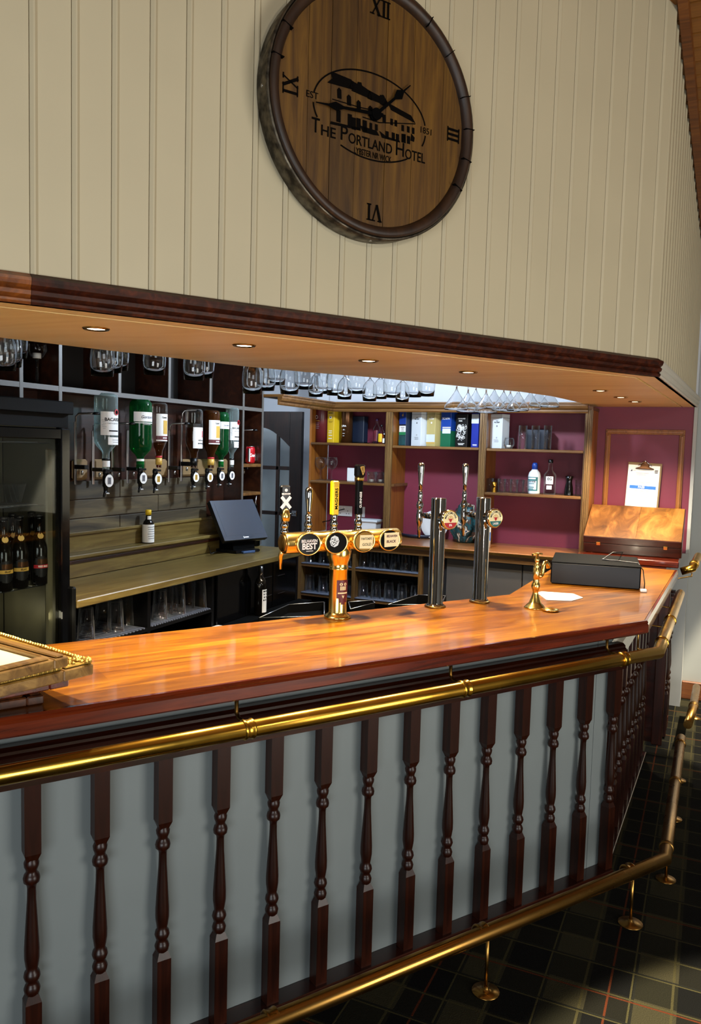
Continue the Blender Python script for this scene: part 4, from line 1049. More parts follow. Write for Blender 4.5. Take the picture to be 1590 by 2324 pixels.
# wooden case tilted on the far section
pl_ = ony(1323, 1260, 5.50); pr_ = ony(1545, 1275, 5.50); cwid = pr_.x-pl_.x
case = thing('wooden_case', 'hinged wooden case with two-tone figured lid and brass clasps', 'case', (pl_.x, 5.50, 1.101), 0, rot=(0, 0, 0))
tilt = thing  # (kept flat names below)
TL = Matrix.Rotation(R(29), 4, 'X'); D_ = .40; h1_, h2_ = .075, .052
def tb(name, mat, x0, x1, y0, y1, z0, z1, bev=.003):
    b = nb(); box(b, x0, x1, y0, y1, z0, z1, bev); bmesh.ops.transform(b, matrix=Matrix.Translation((0, 0, .0)) @ TL, verts=b.verts[:]); return obj(name, b, mat, case)
tb('base', 'box_dark_wood', 0, cwid, 0, D_, 0, h1_)
lid = tb('lid', 'box_dark_wood', 0, cwid, 0, D_, h1_+.002, h1_+h2_)
cmid = cwid*.54
tb('lid_veneer', 'box_lid_wood', .004, cmid, .004, D_-.004, h1_+h2_, h1_+h2_+.002, .0005)
m2 = wood('box_lid_wood2', ('#4a2a0c', '#704818', '#92662e'), (4, 2.0, 3), .4, coat=.15)
tb('lid_veneer', 'box_lid_wood2', cmid+.001, cwid-.004, .004, D_-.004, h1_+h2_, h1_+h2_+.002, .0005)
for f in (.16, .84): tb('clasp', 'gold_polished', cwid*f-.013, cwid*f+.013, -.006, 0, h1_-.012, h1_+.014, .002)
bobj('prop', 'box_dark_wood', case, .02, cwid-.02, D_*.78, D_*.84, 0, .165)
# clipboard on the maroon panel
p0 = ony(1416, 1150, Y_WALL-.02); p1 = ony(1493, 1156, Y_WALL-.02); p2 = ony(1421, 1050, Y_WALL-.02)
bw = .225; bh = .315
cl = thing('clipboard', 'clipboard with a white inspection sheet hanging on the maroon panel', 'clipboard', ((p0.x+p1.x)/2, Y_WALL-.022, p0.z+.002), 0, rot=(0, R(2.0), 0))
bobj('board', 'hardboard', cl, -bw/2, bw/2, 0, .004, 0, bh, .0015)
sheet = bobj('sheet', 'white_paper', cl, -bw/2+.003, bw/2-.012, -.0012, 0, .004, bh-.018)
bobj('band', 'blue_print', sheet, -.090, .085, -.0018, -.0012, .130, .153)
text('PASS', .021, 'white_print', sheet, (-.012, -.0022, .1415), bold=.0005)
print_lines(sheet, 'ink', .064, .090, .262, 3, .008, -.0012, .005)
b = nb(); flat_poly(b, [(-.094, .250), (-.084, .266), (-.080, .252)], -.0012); obj('logo', b, 'navy_print', sheet)
b = nb()
for z, xa, xb in ((.257, -.078, -.06), (.240, -.055, .03), (.228, -.05, .01), (.176, -.03, .06), (.167, -.015, .018), (.117, -.06, .05), (.111, -.055, .045), (.100, -.02, .012), (.085, -.075, -.04), (.078, -.085, -.03), (.080, -.005, .07), (.073, -.02, .05), (.05, -.07, .05), (.036, -.07, .045)):
    flat_poly(b, [(xa, z), (xb, z), (xb, z+.0022), (xa, z+.0022)], -.0012, .0003)
obj('print', b, 'grey_print', sheet)
lobj('clip', 'copper_tin', cl, [(.062, 0), (.060, .006), (.030, .016), (.026, .04), (.018, .052), (0, .055)], 20, sy=.12, loc=(0, -.006, bh-.045))
tobj('clip_spring', 'chrome', cl, [(-.045, -.006, bh-.018), (-.03, -.012, bh-.010), (-.012, -.012, bh+.004), (0, -.012, bh+.012), (.012, -.012, bh+.004), (.03, -.012, bh-.010), (.045, -.006, bh-.018)], .004, 8)
# ================================================================== INVERTED BOTTLES ON OPTICS
XB = -2.87
def bottle_up(prof): return prof
# profiles are (r, height above the mouth); the bottle hangs mouth down
BAC = [(.0165, 0), (.0165, .035), (.0175, .04), (.0165, .075), (.020, .088), (.046, .118), (.0545, .135), (.0555, .15), (.0555, .350), (.052, .364), (.044, .370), (0, .366)]
GOR = [(.019, 0), (.019, .035), (.0165, .04), (.0165, .055), (.024, .066), (.046, .090), (.0515, .110), (.0525, .31), (.050, .330), (.038, .345), (0, .343)]
CAP = [(.0165, 0), (.0165, .05), (.018, .06), (.022, .085), (.036, .115), (.0445, .135), (.0455, .15), (.0455, .300), (.043, .312), (.034, .318), (0, .315)]
def scaled(p, k, h): return [(r*k, z*h) for r, z in p]
def hung_bottle(px, top_py, neck_py, prof, glass, lab, wpx, liquid=None, liq_to=.6, group='inverted spirit bottles on optics'):
    nk = onx(px, neck_py, XB); tp = onx(px, top_py, XB); H = tp.z-nk.z
    dep = depthof(nk); rmax = wpx*dep/FPX/2
    pm = max(r for r, z in prof); ph = prof[-1][1]
    pr = [(r*rmax/pm, z*H/ph) for r, z in prof]
    t = thing('spirit_bottle', lab, 'bottle', (XB, nk.y, nk.z), R(90-16), group)
    lobj('glass', glass, t, pr, 28, cap=False)
    if liquid:
        zt_ = H*liq_to; lp = [(max(.001, r-.0025), z) for r, z in pr if z < zt_]; rr = lp[-1][0]
        lobj('liquid', liquid, t, [(0, .002)]+[(r, max(z, .002)) for r, z in lp]+[(rr, zt_), (0, zt_)], 24)
    return t, H, rmax
def on_lbl(t, mat, r, z0, z1, half=62, name='label', a=0): return arc_label(name, mat, t, r+.0008, -half+a, half+a, z0, z1)
# big white-labelled bottle
def bacardi(px, tpy, npy, w, lab):
    t, H, r = hung_bottle(px, tpy, npy, BAC, 'pale_blue_glass', lab, w)
    l = on_lbl(t, 'white_print', r, H*.46, H*.77, 58)
    text_cyl('BACARDI', .021*r/.055, 'ink', l, r+.0018, H*.665, 6, 1.0, .0005); text_cyl('CARTA BLANCA', .0085*r/.055, 'ink', l, r+.0018, H*.615, 6); print_arc(l, 'ink', r+.0016, -18, 40, H*.51, 1, .004, .006)
    print_arc(l, 'grey_print', r+.0016, -52, -30, H*.655, 6, H*.022, .0016)
    b = nb(); disc(b, .016, .016, -.0005, .0005, 0, 0, 24); o = obj('seal', b, 'red_print', l); a = R(24); o.location = ((r+.003)*math.sin(a), -(r+.003)*math.cos(a), H*.765); o.rotation_euler = (0, 0, a)
    b = nb(); disc(b, .010, .010, -.0012, -.0006, 0, 0, 12); o2 = obj('seal_mark', b, 'ink', l); o2.location = o.location; o2.rotation_euler = (0, 0, a)
    l2 = on_lbl(t, 'white_print', r, H*.335, H*.435, 40, a=18); print_arc(l2, 'grey_print', r+.0016, 0, 48, H*.395, 2, H*.03, .0022)
    arc_label('collar_label', 'white_print', t, .0172*r/.0555+.002, -90, 90, H*.04, H*.12); lobj('cap_ring', 'black_plastic', t, [(.0175*r/.0555+.002, H*.125), (.0175*r/.0555+.002, H*.15)], 20)
    return t
bacardi(240, 895, 1066, 52, 'tall clear inverted bottle with white label, nearest the fridge')
t, H, r = hung_bottle(318, 908, 1063, GOR, 'green_glass', 'green inverted gin bottle, left of the first rum bottle', 50)
l = on_lbl(t, 'white_print', r, H*.685, H*.825, 70); text_cyl("Gordon's", .022, 'navy_print', l, r+.0018, H*.75, 4, .95, .0003, shear=.3); l2 = on_lbl(t, 'white_print', r, H*.66, H*.672, 70, 'label_line'); text_cyl('LONDON DRY', .007, 'white_print', t, r+.0018, H*.645, 4)
arc_label('collar_label', 'white_print', t, .0205, -120, 120, H*.06, H*.14)
def captain(px, tpy, npy, w, lab, lvl):
    t, H, r = hung_bottle(px, tpy, npy, CAP, 'clear_glass' if lvl < .8 else 'amber_glass', lab, w, 'amber_glass', lvl)
    l = on_lbl(t, 'white_print', r, H*.42, H*.84, 55)
    text_cyl('Captain', .014, 'ink', l, r+.0018, H*.785, 5, .8, .0004, shear=.2)
    m = arc_label('label_band', 'dark_red', l, r+.0014, -55, 55, H*.44, H*.50); text_cyl('SPICED', .010, 'white_print', m, r+.0026, H*.468, 10, 1, .0004)
    arc_label('label_art', 'gold_print', l, r+.0014, -5, 38, H*.53, H*.74)
    lobj('neck_ring', 'gold_print', t, [(.0185*r/.0455, H*.05), (.0185*r/.0455, H*.16)], 20); lobj('neck_band', 'red_print', t, [(.019*r/.0455, H*.16), (.019*r/.0455, H*.19)], 20)
captain(360, 916, 1062, 36, 'half-empty inverted spiced rum bottle beside the green gin bottle', .40)
t, H, r = hung_bottle(439, 930, 1062, CAP, 'clear_glass', 'inverted whisky bottle with white label, left of the fuller rum bottle', 38, 'amber_glass', .70)
l = on_lbl(t, 'white_print', r, H*.34, H*.70, 55, a=12); text_cyl('famous', .018, 'ink', l, r+.0018, H*.42, 14, .9, .0004, upside=True); text_cyl('grouse', .016, 'ink', l, r+.0018, H*.475, 14, .9, .0003, upside=True); arc_label('label_art', 'red_print', l, r+.0014, 24, 36, H*.53, H*.64); arc_label('label_top', 'black_card', l, r+.0014, -43, 67, H*.70, H*.76)
lobj('neck_ring', 'black_plastic', t, [(.019*r/.0455, H*.04), (.019*r/.0455, H*.17)], 20)
captain(478, 933, 1062, 38, 'full dark inverted spiced rum bottle among the right-hand four', .92)
t, H, r = hung_bottle(501, 936, 1060, GOR, 'green_glass', 'smaller green inverted gin bottle behind the second white-labelled bottle', 34)
l = on_lbl(t, 'white_print', r, H*.70, H*.83, 70); text_cyl("Gordon's", .014, 'navy_print', l, r+.0018, H*.765, 4, .9, .0003, shear=.3); arc_label('collar_label', 'white_print', t, .016, -120, 120, H*.04, H*.13)
bacardi(525, 927, 1060, 30, 'rightmost clear inverted bottle with white label')
# measures below the bottles
def optic(px, py, k, lab, tone):
    p = onx(px, py, XB+.045); q = onx(px, py-22, XB)
    t = thing('optic_measure', lab, 'optic', (XB, q.y, p.z), R(90-16), 'optic measures')
    b = nb(); lathe(b, [(.012*k, .062*k), (.016*k, .05*k), (.016*k, .034*k), (.013*k, .03*k), (.017*k, .02*k), (.017*k, -.030*k), (.012*k, -.036*k), (.010*k, -.062*k), (.006*k, -.066*k)], 20); obj('chamber', b, 'black_plastic', t)
    f = lathe_y('badge', 'black_gloss', t, [(.012, 0), (.0265, .012), (.0285, .016), (.0265, .018), (0, .018)], 28, (0, -.014*k, 0), 1.0*k, 1.32*k)
    dobj('badge_face', 'white_print', f, .0245*k, .0325*k, -.0195, -.018); bobj('badge_print', tone, f, -.010*k, .010*k, -.0205, -.0195, -.018*k, .018*k)
    print_lines(f, 'ink', -.006*k, .006*k, .012*k, 5, .006*k, -.0205, .0022); bobj('tag', 'black_plastic', f, -.020*k, .020*k, -.017, -.012, .046*k, .058*k)
    b = nb(); tube(b, [(0, 0, -.050*k), (-.012*k, -.010, -.066*k), (-.020*k, -.012, -.085*k)], [.009*k, .008*k, .005*k], 10); obj('lever', b, 'black_plastic', t); bobj('lever_tip', 'white_plastic', t, -.014*k, .016*k, -.012, .012, -.070*k, -.064*k, .002)
for px, py, k, nm, tone in ((240, 1092, 1.0, 'under the tallest clear bottle', 'grey_print'), (318, 1086, .93, 'under the large green bottle', 'grey_print'), (352, 1088, .93, 'under the half-empty rum bottle', 'gold_print'), (438, 1084, .88, 'leftmost of the right-hand four', 'gold_print'), (470, 1084, .88, 'second of the right-hand four', 'gold_print'), (497, 1081, .86, 'third of the right-hand four', 'grey_print'), (520, 1080, .84, 'rightmost of the right-hand four', 'grey_print')):
    optic(px, py, k, 'black optic measure with oval white badge, '+nm, tone)
def bracket(px, y0, y1, lab, arm=True):
    a = onx(px, y1, -2.965); c = onx(px, y0, -2.965); t = thing('optic_bracket', lab, 'bracket', (-2.972, a.y, a.z), R(90), 'optic brackets')
    Hh = c.z-a.z
    bobj('bar', 'steel', t, -.008, .008, -.008, 0, 0, Hh*.88, .002)
    if arm:
        tobj('hook', 'steel', t, [(0, -.006, Hh*.78), (0, -.008, Hh*.95), (.006, -.02, Hh*.99), (.03, -.07, Hh), (.045, -.10, Hh)], .005, 8); b = nb(); lathe(b, [(0, .008), (.014, .006), (.020, -.006), (0, -.008)], 14, cx=.045, cy=-.10, cz=Hh); obj('pad', b, 'black_plastic', t)
    b = nb(); box(b, -.014, .014, -.08, -.008, Hh*.22, Hh*.28, .003); obj('clip', b, 'black_plastic', t); b = nb(); lathe(b, [(.006, 0), (.006, .02), (.003, .022)], 10, cx=.02, cy=-.03, cz=Hh*.22-.03); obj('thumb_screw', b, 'steel', t)
bracket(172, 937, 1100, 'empty optic bracket beside the fridge'); bracket(212, 960, 1100, 'bracket holding the tallest clear bottle'); bracket(256, 960, 1100, 'bracket with hook right of the tallest clear bottle')
bracket(290, 960, 1098, 'bracket holding the large green bottle', False); bracket(384, 960, 1095, 'empty bracket between the two bottle groups'); bracket(412, 930, 1093, 'bracket at the left of the right-hand four'); bracket(543, 975, 1090, 'short hook at the right end of the bottle row')

# ================================================================== BOTTLE FRIDGE
fx, fy1 = -2.50, 2.60
fg = thing('bottle_fridge', 'tall black glass-door bottle fridge at the left edge', 'fridge', (fx, 2.30, 0), R(90))
FH = onx(166, 912, fx+.02).z
# local x runs along the wall to the right, -y to the room
W0, W1 = -.34, fy1-2.30
def FB(name, mat, x0, x1, y0, y1, z0, z1, bev=0.0, par=None): return bobj(name, mat, par or fg, x0, x1, y0, y1, z0, z1, bev)
plain('fridge_black', '#050504', .6, spec=.12)
FB('side', 'fridge_black', W1-.02, W1, .045, .38, 0, FH-.05); FB('side', 'fridge_black', W0, W0+.035, .045, .38, 0, FH-.05)
plain('fridge_liner', '#605c48', .5)
FB('back', 'fridge_liner', W0+.035, W1-.035, .36, .38, .1, FH-.1); FB('base', 'fridge_black', W0, W1, .045, .38, 0, .12); FB('ceiling_panel', 'fridge_liner', W0+.035, W1-.035, .045, .36, FH-.13, FH-.11)
FB('inner_wall', 'fridge_liner', W1-.03, W1-.02, .05, .36, .12, FH-.14)
FB('top', 'fridge_black', W0-.01, W1+.012, -.01, .38, FH-.055, FH, .004); FB('canopy', 'fridge_black', W0, W1, .012, .38, FH-.11, FH-.055)
dz0, dz1 = .10, FH-.115
FB('door_stile', 'black_gloss', W1-.05, W1, -.0, .04, dz0, dz1, .004); FB('door_stile', 'black_gloss', W0, W0+.075, -.0, .04, dz0, dz1, .004); FB('door_rail', 'black_gloss', W0+.075, W1-.05, 0, .04, dz1-.045, dz1, .004); FB('door_rail', 'black_gloss', W0+.075, W1-.05, 0, .04, dz0, dz0+.09, .004)
FB('pane', 'fridge_glass', W0+.075, W1-.05, .018, .022, dz0+.09, dz1-.045)
FB('handle', 'fridge_black', W1-.004, W1+.020, -.02, .03, .75, 1.12, .008)
fl = bpy.data.lights.new('fridge_fill', 'AREA'); fl.shape = 'RECTANGLE'; fl.size = .03; fl.size_y = 1.2; fl.energy = .7; fl.color = (1, .9, .65)  # faint light added to brighten the fridge interior
flo = bpy.data.objects.new('fridge_fill', fl); COL.objects.link(flo); flo.parent = fg; flo.location = (W1-.10, .09, 1.0); flo.rotation_euler = (0, R(-90), R(25))
FB('light_tube', 'fridge_liner', W1-.088, W1-.05, .046, .062, .14, FH-.20, .006)
zsh = [onx(60, 1003, fx-.15).z, onx(60, 1142, fx-.15).z, onx(60, 1322, fx-.15).z]
for z in zsh:
    b = nb()
    for k in range(16): tube(b, [(W0+.05+k*.031, .06, z), (W0+.05+k*.031, .34, z)], .0022, 6)
    tube(b, [(W0+.04, .06, z-.003), (W1-.06, .06, z-.003)], .003, 6); tube(b, [(W0+.04, .33, z-.003), (W1-.06, .33, z-.003)], .003, 6)
    o = obj('wire_shelf', b, 'steel', fg)
BTL = [(0, 0), (.030, 0), (.0315, .004), (.0315, .135), (.028, .155), (.016, .19), (.0135, .205), (.0135, .245), (.0145, .247), (.0145, .262), (0, .263)]
plain('beer_glass', '#0d0a07', .08)
def beer(px, py, back, lab, band, word):
    p = onx(px, py, fx-.075-back); t = thing('beer_bottle', lab, 'bottle', (p.x, p.y, zsh[2]+.002), R(90-22), 'beer bottles in the fridge')
    t.scale = (1.12,)*3
    lobj('glass', 'beer_glass', t, BTL, 24); lobj('cap', 'black_plastic', t, [(.0155, .252), (.0155, .263), (.013, .266), (0, .266)], 18)
    b = nb(); disc(b, .0115, .0115, -.0003, .0003); o = obj('neck_badge', b, 'gold_print', t); o.location = (0, -.0175, .185); o.rotation_euler = (R(-18), 0, 0)
    if word:
        for k in range(8):
            a0, a1 = -58+k*14.5, -58+(k+1)*14.5; hh_ = math.sqrt(max(0, 1-((a0+a1)/2/62)**2))*.040; arc_label('label', 'black_card', t, .0318, a0, a1, .07-hh_, .07+hh_, 3)
        bn = arc_label('label_band', band, t, .0324, -55, 55, .064, .077, 12); text_cyl(word, .0095, 'white_print' if band == 'red_print' else 'ink', bn, .0332, .0705, 8, 1, .0003); arc_label('label_art', 'copper_tin', t, .0324, -30, 45, .080, .098, 8)
beer(44, 1285, 0, 'dark beer bottle with a yellow band label in the fridge', 'gold_print', 'ISLAY'); beer(88, 1280, 0, 'dark beer bottle with a red band label in the fridge', 'red_print', 'RED McG')
beer(28, 1260, .10, 'dark beer bottle at the back, left of the yellow band bottle', None, None); beer(72, 1258, .10, 'dark beer bottle at the back between the two labelled ones', None, None); beer(8, 1290, 0, 'dark beer bottle at the left frame edge in the fridge', 'gold_print', 'ISLAY')
p = onx(28, 1140, fx-.2); tub = tag(lobj('plastic_tub', 'shelf_glass', None, [(.055, 0), (.075, .075), (.078, .078), (.076, .078), (.053, .003), (0, .003)], 20, sx=.8, sy=1.2, loc=(p.x, p.y-.03, zsh[1]+.004)), 'see-through plastic tub on the middle fridge shelf', 'tub')

# ================================================================== TILL, BOTTLES ON THE LEFT COUNTER
p = onz(540, 1251, ZC)
till = thing('till_terminal', 'black touchscreen till standing on the left back counter', 'till', (p.x, p.y, ZC), R(73))
b = nb(); prism(b, [(-.10, -.10), (.10, -.10), (.13, .10), (-.13, .10)], 0, .02, .004); obj('foot', b, 'black_plastic', till)
b = nb(); prof = [(-.06, .02), (.09, .02), (.09, .10), (.02, .17), (-.03, .16)]
vs0 = [b.verts.new((-.09, y, z)) for y, z in prof]; vs1 = [b.verts.new((.09, y, z)) for y, z in prof]; b.faces.new(vs0); b.faces.new(vs1[::-1])
for i in range(5): b.faces.new([vs0[i], vs0[(i+1) % 5], vs1[(i+1) % 5], vs1[i]])
obj('stand', b, 'black_matt', till)
b = nb(); box(b, -.06, .04, -.125, -.10, .001, .016, .003); obj('card_slot', b, 'blue_screen', till)
SM = Matrix.Translation((0, -.085, .085)) @ Matrix.Rotation(R(-33), 4, 'X')
def sb(name, mat, x0, x1, y0, y1, z0, z1, bev=0.0, par=None):
    b = nb(); box(b, x0, x1, y0, y1, z0, z1, bev); bmesh.ops.transform(b, matrix=SM, verts=b.verts[:]); return obj(name, b, mat, par or till)
scr = sb('screen_housing', 'black_plastic', -.185, .185, 0, .035, 0, .295, .006)
plain('screen_face', '#182434', .03, coat=1.0); MT('screen_face').node_tree.nodes['Principled BSDF'].inputs['IOR'].default_value = 2.3; sb('bezel', 'screen_face', -.183, .183, -.002, 0, .002, .293, .001, scr); sb('display', 'screen_face', -.155, .155, -.0025, -.002, .034, .272, 0, scr)
sb('maker_mark', 'white_print', -.012, .022, -.0024, -.002, .014, .021, 0, scr); sb('maker_mark', 'white_print', -.020, -.015, -.0024, -.002, .011, .025, 0, scr)
cab = [onz(*c, ZC) for c in ((424, 1259), (455, 1256), (470, 1250), (478, 1262), (500, 1255))]
b = nb(); tube(b, [v+Vector((0, 0, h))-p for v, h in zip(cab, (.004, .015, .07, .012, .02))], .004, 8); o = obj('lead', b, 'black_plastic', till); o.matrix_parent_inverse = Matrix.Identity(4); o.rotation_euler = (0, 0, -R(73))
b = nb(); ring = [(-.20+.045*math.cos(a), .12, .055+.05*math.sin(a)) for a in [k*math.pi/6 for k in range(13)]]; tube(b, ring, .0035, 8); obj('lead_loop', b, 'black_plastic', till)
p = onx(336, 1231, -2.935); zled = 1.177
bt = thing('bitters_bottle', 'small white-wrapped bottle with yellow cap on the ledge', 'bottle', (-2.935, p.y, zled), R(80))
k = (onx(336, 1158, -2.935).z-p.z)/.17
lobj('glass', 'beer_glass', bt, [(0, 0), (.028, 0), (.030, .004), (.030, .095), (.024, .112), (.0135, .125), (.0125, .150), (0, .150)], 22); arc_label('wrapper', 'white_paper', bt, .0306, -175, 175, .004, .098, 30); arc_label('neck_label', 'white_paper', bt, .0138, -60, 60, .122, .142)
print_arc(bt, 'grey_print', .0314, -45, 45, .084, 6, .012, .003)
lobj('cap', 'yellow_card', bt, [(.0155, .147), (.0155, .172), (.013, .174), (0, .174)], 20)
bt.scale = (k, k, k)
p = onx(578, 1215, -2.855)
gb = thing('pourer_bottle', 'dark green bottle with steel pourer behind the till', 'bottle', (-2.855, p.y, ZC+.001), R(80))
lobj('glass', 'bottle_green_dark', gb, [(0, 0), (.034, 0), (.036, .006), (.036, .15), (.030, .175), (.0145, .215), (.0135, .27), (.015, .275), (.015, .285), (0, .285)], 22); arc_label('label', 'olive_gold_card', gb, .0366, -60, 60, .04, .12)
tobj('pourer', 'steel', gb, [(0, 0, .285), (0, 0, .30), (.002, -.006, .345)], [.008, .006, .003], 10)
zc_ = zs1; p = onx(567, 1050, -2.93)
can = thing('drink_can', 'red and silver soft drink can in the wall cubbyhole', 'can', (-2.93, p.y, zc_+.001), R(75))
kk = (onx(567, 1011, -2.93).z-p.z)/.115
lobj('body', 'can_red', can, [(.024, 0), (.031, .008), (.033, .014), (.033, .098), (.027, .112)], 26); lobj('lid', 'can_top', can, [(.027, .111), (.0275, .115), (.025, .114), (0, .112)], 26)
text_cyl('Coca-Cola', .030, 'white_print', can, .0336, .055, 12, .55, .0012, shear=.4); arc_label('stripe', 'can_top', can, .0334, -70, -42, .012, .1); arc_label('text_panel', 'white_print', can, .0334, 46, 66, .02, .055)
can.scale = (kk, kk, kk)
# bottle with white printed label in the black cooler
p = onx(590, 1384, -2.47)
wb = thing('wine_bottle', 'black bottle with tall white printed label below the left counter', 'bottle', (-2.47, p.y, onx(590, 1395, -2.47).z), R(80))
lobj('glass', 'beer_glass', wb, [(0, 0), (.036, 0), (.037, .005), (.037, .19), (.030, .215), (.0145, .24), (.0145, .30), (0, .30)], 22); l = arc_label('label', 'white_paper', wb, .0374, -32, 32, .02, .16)
for a_ in (-20, 4): print_arc(l, 'ink', .0380, a_, a_+17, .145, 4, .018, .009)
pv = onx(590, 1398, -2.50); bobj('cooler_ledge', 'black_matt', lc, -2.52+2.74, -2.42+2.74, yb2+.02-3.7, yr-3.7, wb.location.z-.02, wb.location.z-.001)
p = onx(490, 1402, -2.50); pp = tag(bobj('paper_slip', 'white_paper', None, -2.53, -2.46, p.y-.06, p.y+.06, wb.location.z-.0005, wb.location.z+.001), 'white paper slip on the dark ledge below the till', 'paper')
# ================================================================== THINGS ON THE MAROON SHELVES
YI = 5.77
def shelf_pos(px0, px1, z, Y=YI):
    zc = z
    a = ony(px0, 1000, Y); c = ony(px1, 1000, Y); return (a.x+c.x)/2, (c.x-a.x)
def hgt(px, py, Y, z0): return ony(px, py, Y).z-z0
def carton(px0, px1, pyt, z, lab, mat, Y=YI, dep=.085, rot=-20, group='whisky cartons on the top shelf'):
    """box seen slightly cornerwise"""
    x, w = shelf_pos(px0, px1, z, Y); h = hgt((px0+px1)/2, pyt, Y, z)
    t = thing('whisky_carton', lab, 'carton', (x, Y+.03, z+.0005), R(rot), group)
    a = R(abs(rot)); wv = (w-dep*math.sin(a)*.55)/math.cos(a); wv = max(.05, wv*.92)
    bobj('body', mat, t, -wv/2, wv/2, -dep/2, dep/2, 0, h, .002)
    return t, wv, h, -dep/2-.0006
def tin(px0, px1, pyt, z, lab, mat, Y=YI):
    x, w = shelf_pos(px0, px1, z, Y); h = hgt((px0+px1)/2, pyt, Y, z)
    t = thing('whisky_tin', lab, 'tin', (x, Y+.02, z+.0005), R(-24), 'whisky tins on the top shelf'); r = w/2*.98
    lobj('body', mat, t, [(0, 0), (r, 0), (r, h-.012), (r*.99, h-.010), (r*1.01, h-.009), (r*1.01, h-.001), (r*.98, h), (0, h)], 30)
    return t, r, h
Z1, Z2, Z3 = ZU
t, r, h = tin(713, 740, 927, Z1, 'dark red round whisky tin at the left of the first bay', 'maroon_tin')
b = nb(); 
for k in range(24):
    a0, a1 = 2*math.pi*k/24, 2*math.pi*(k+1)/24; line_poly(b, [(.013*math.cos(a0), .013*math.sin(a0)), (.013*math.cos(a1), .013*math.sin(a1))], .003)
o = obj('ring_print', b, 'white_print', t); o.location = (0, -r-.002, h*.74); print_arc(t, 'gold_print', r+.0008, -30, 30, h*.62, 1, .01, .005); print_arc(t, 'grey_print', r+.0008, -28, 28, h*.56, 4, h*.05, .003)
t, w, h, yf = carton(742, 765, 933, Z1, 'yellow whisky carton with peaked top', 'yellow_card', rot=-18)
b = nb(); flat_poly(b, [(-w/2, h), (w/2, h), (0, h+.018)], -.04, .002); obj('peak', b, 'yellow_card', t); bobj('band', 'gold_print', t, -w/2+.002, w/2-.002, yf-.0006, yf, h-.022, h-.014)
bobj('emblem', 'white_print', t, -.011, .011, yf-.0006, yf, h*.76, h*.83); bobj('emblem_mark', 'ink', t, -.006, .006, yf-.0010, yf-.0006, h*.775, h*.815); print_lines(t, 'ink', -.03, .03, h*.925, 1, .01, yf-.0006, .005)
for q in (.36, .30, .22, .12): print_lines(t, 'white_print', -.022, .022, h*q, 1, .01, yf, .005)
print_lines(t, 'ink', -.026, .026, h*.67, 2, .009, yf, .002)
t, r, h = tin(771, 796, 927, Z1, 'dark coppery whisky tin beside the yellow carton', 'copper_tin')
text_cyl('JURA', .018, 'white_print', t, r+.001, h*.49, 18, 1, .0006); text_cyl('- 10 -', .012, 'white_print', t, r+.001, h*.38, 18, 1, .0004); print_arc(t, 'white_print', r+.0008, 6, 30, h*.27, 2, h*.07, .003)
x, w = shelf_pos(797, 828, Z1, 5.82); pq = thing('dark_plaque', 'plain dark navy box standing beside the coppery tin', 'box', (x, 5.85, Z1+.0005), R(-12)); bobj('body', 'navy_box', pq, -w/2*.95, w/2*.95, -.03, .03, .008, hgt(812, 945, 5.82, Z1), .003); bobj('foot', 'black_plastic', pq, -w/2, w/2+.012, -.04, .035, 0, .008)
def small_bottle(px0, px1, pyt, z, lab, glass, liq, Y, capm, labm, fr=.62, group=None):
    x, w = shelf_pos(px0, px1, z, Y); h = hgt((px0+px1)/2, pyt, Y, z); r = w/2
    t = thing('spirit_bottle', lab, 'bottle', (x, Y, z+.0005), R(-20), group)
    lobj('glass', glass, t, [(0, 0), (r*.94, 0), (r, .004), (r, h*fr), (r*.75, h*(fr+.06)), (r*.36, h*(fr+.14)), (r*.33, h*.90), (r*.33, h*.93)], 22, cap=False)
    if liq: lobj('liquid', liq, t, [(0, .003), (r*.9, .003), (r*.93, h*fr*.8), (0, h*fr*.8)], 18)
    lobj('stopper', capm, t, [(r*.40, h*.90), (r*.42, h*.92), (r*.40, h*.99), (r*.3, h), (0, h)], 18)
    if labm: arc_label('label', labm, t, r+.0006, -55, 55, h*.10, h*fr*.85)
    return t, r, h
small_bottle(847, 861, 950, Z1, 'purple-tinted stoppered bottle at the right of the first bay', 'shelf_glass', 'purple_dark', 5.80, 'purple_dark', 'dark_red')
small_bottle(858, 871, 964, Z1, 'small amber bottle with yellow label beside the purple one', 'shelf_glass', 'amber_liquid', 5.74, 'black_plastic', 'yellow_card')
small_bottle(868, 874, 984, Z1, 'tiny miniature bottle against the first pilaster', 'shelf_glass', None, 5.72, 'white_plastic', 'white_paper')
# bay two
t, w, h, yf = carton(905, 931, 925, Z2, 'dark blue whisky carton with stormy sea picture', 'navy_box', rot=-26); bobj('art', 'blue_card', t, -w/2+.001, w/2-.001, yf-.0006, yf, h*.56, h*.98); bobj('label', 'white_print', t, -w/2+.004, w/2-.001, yf-.0009, yf, h*.36, h*.52); bobj('stripe', 'green_print', t, -w/2+.002, w/2-.001, yf-.0008, yf, h*.28, h*.36)
text('TALISKER', .011, 'ink', t, (.002, yf-.0012, h*.475), xs=.9); text('SKYE', .011, 'ink', t, (.004, yf-.0012, h*.43)); print_lines(t, 'grey_print', -.015, .022, h*.39, 2, .006, yf-.0009, .002); b = nb(); flat_poly(b, [(-.01, h*.80), (.0, h*.82), (.004, h*.86), (.01, h*.80), (.002, h*.76)], yf, .001); obj('emblem', b, 'gold_print', t); bobj('art', 'teal_bag', t, -w/2+.001, w/2-.001, yf-.0006, yf, .004, h*.27)
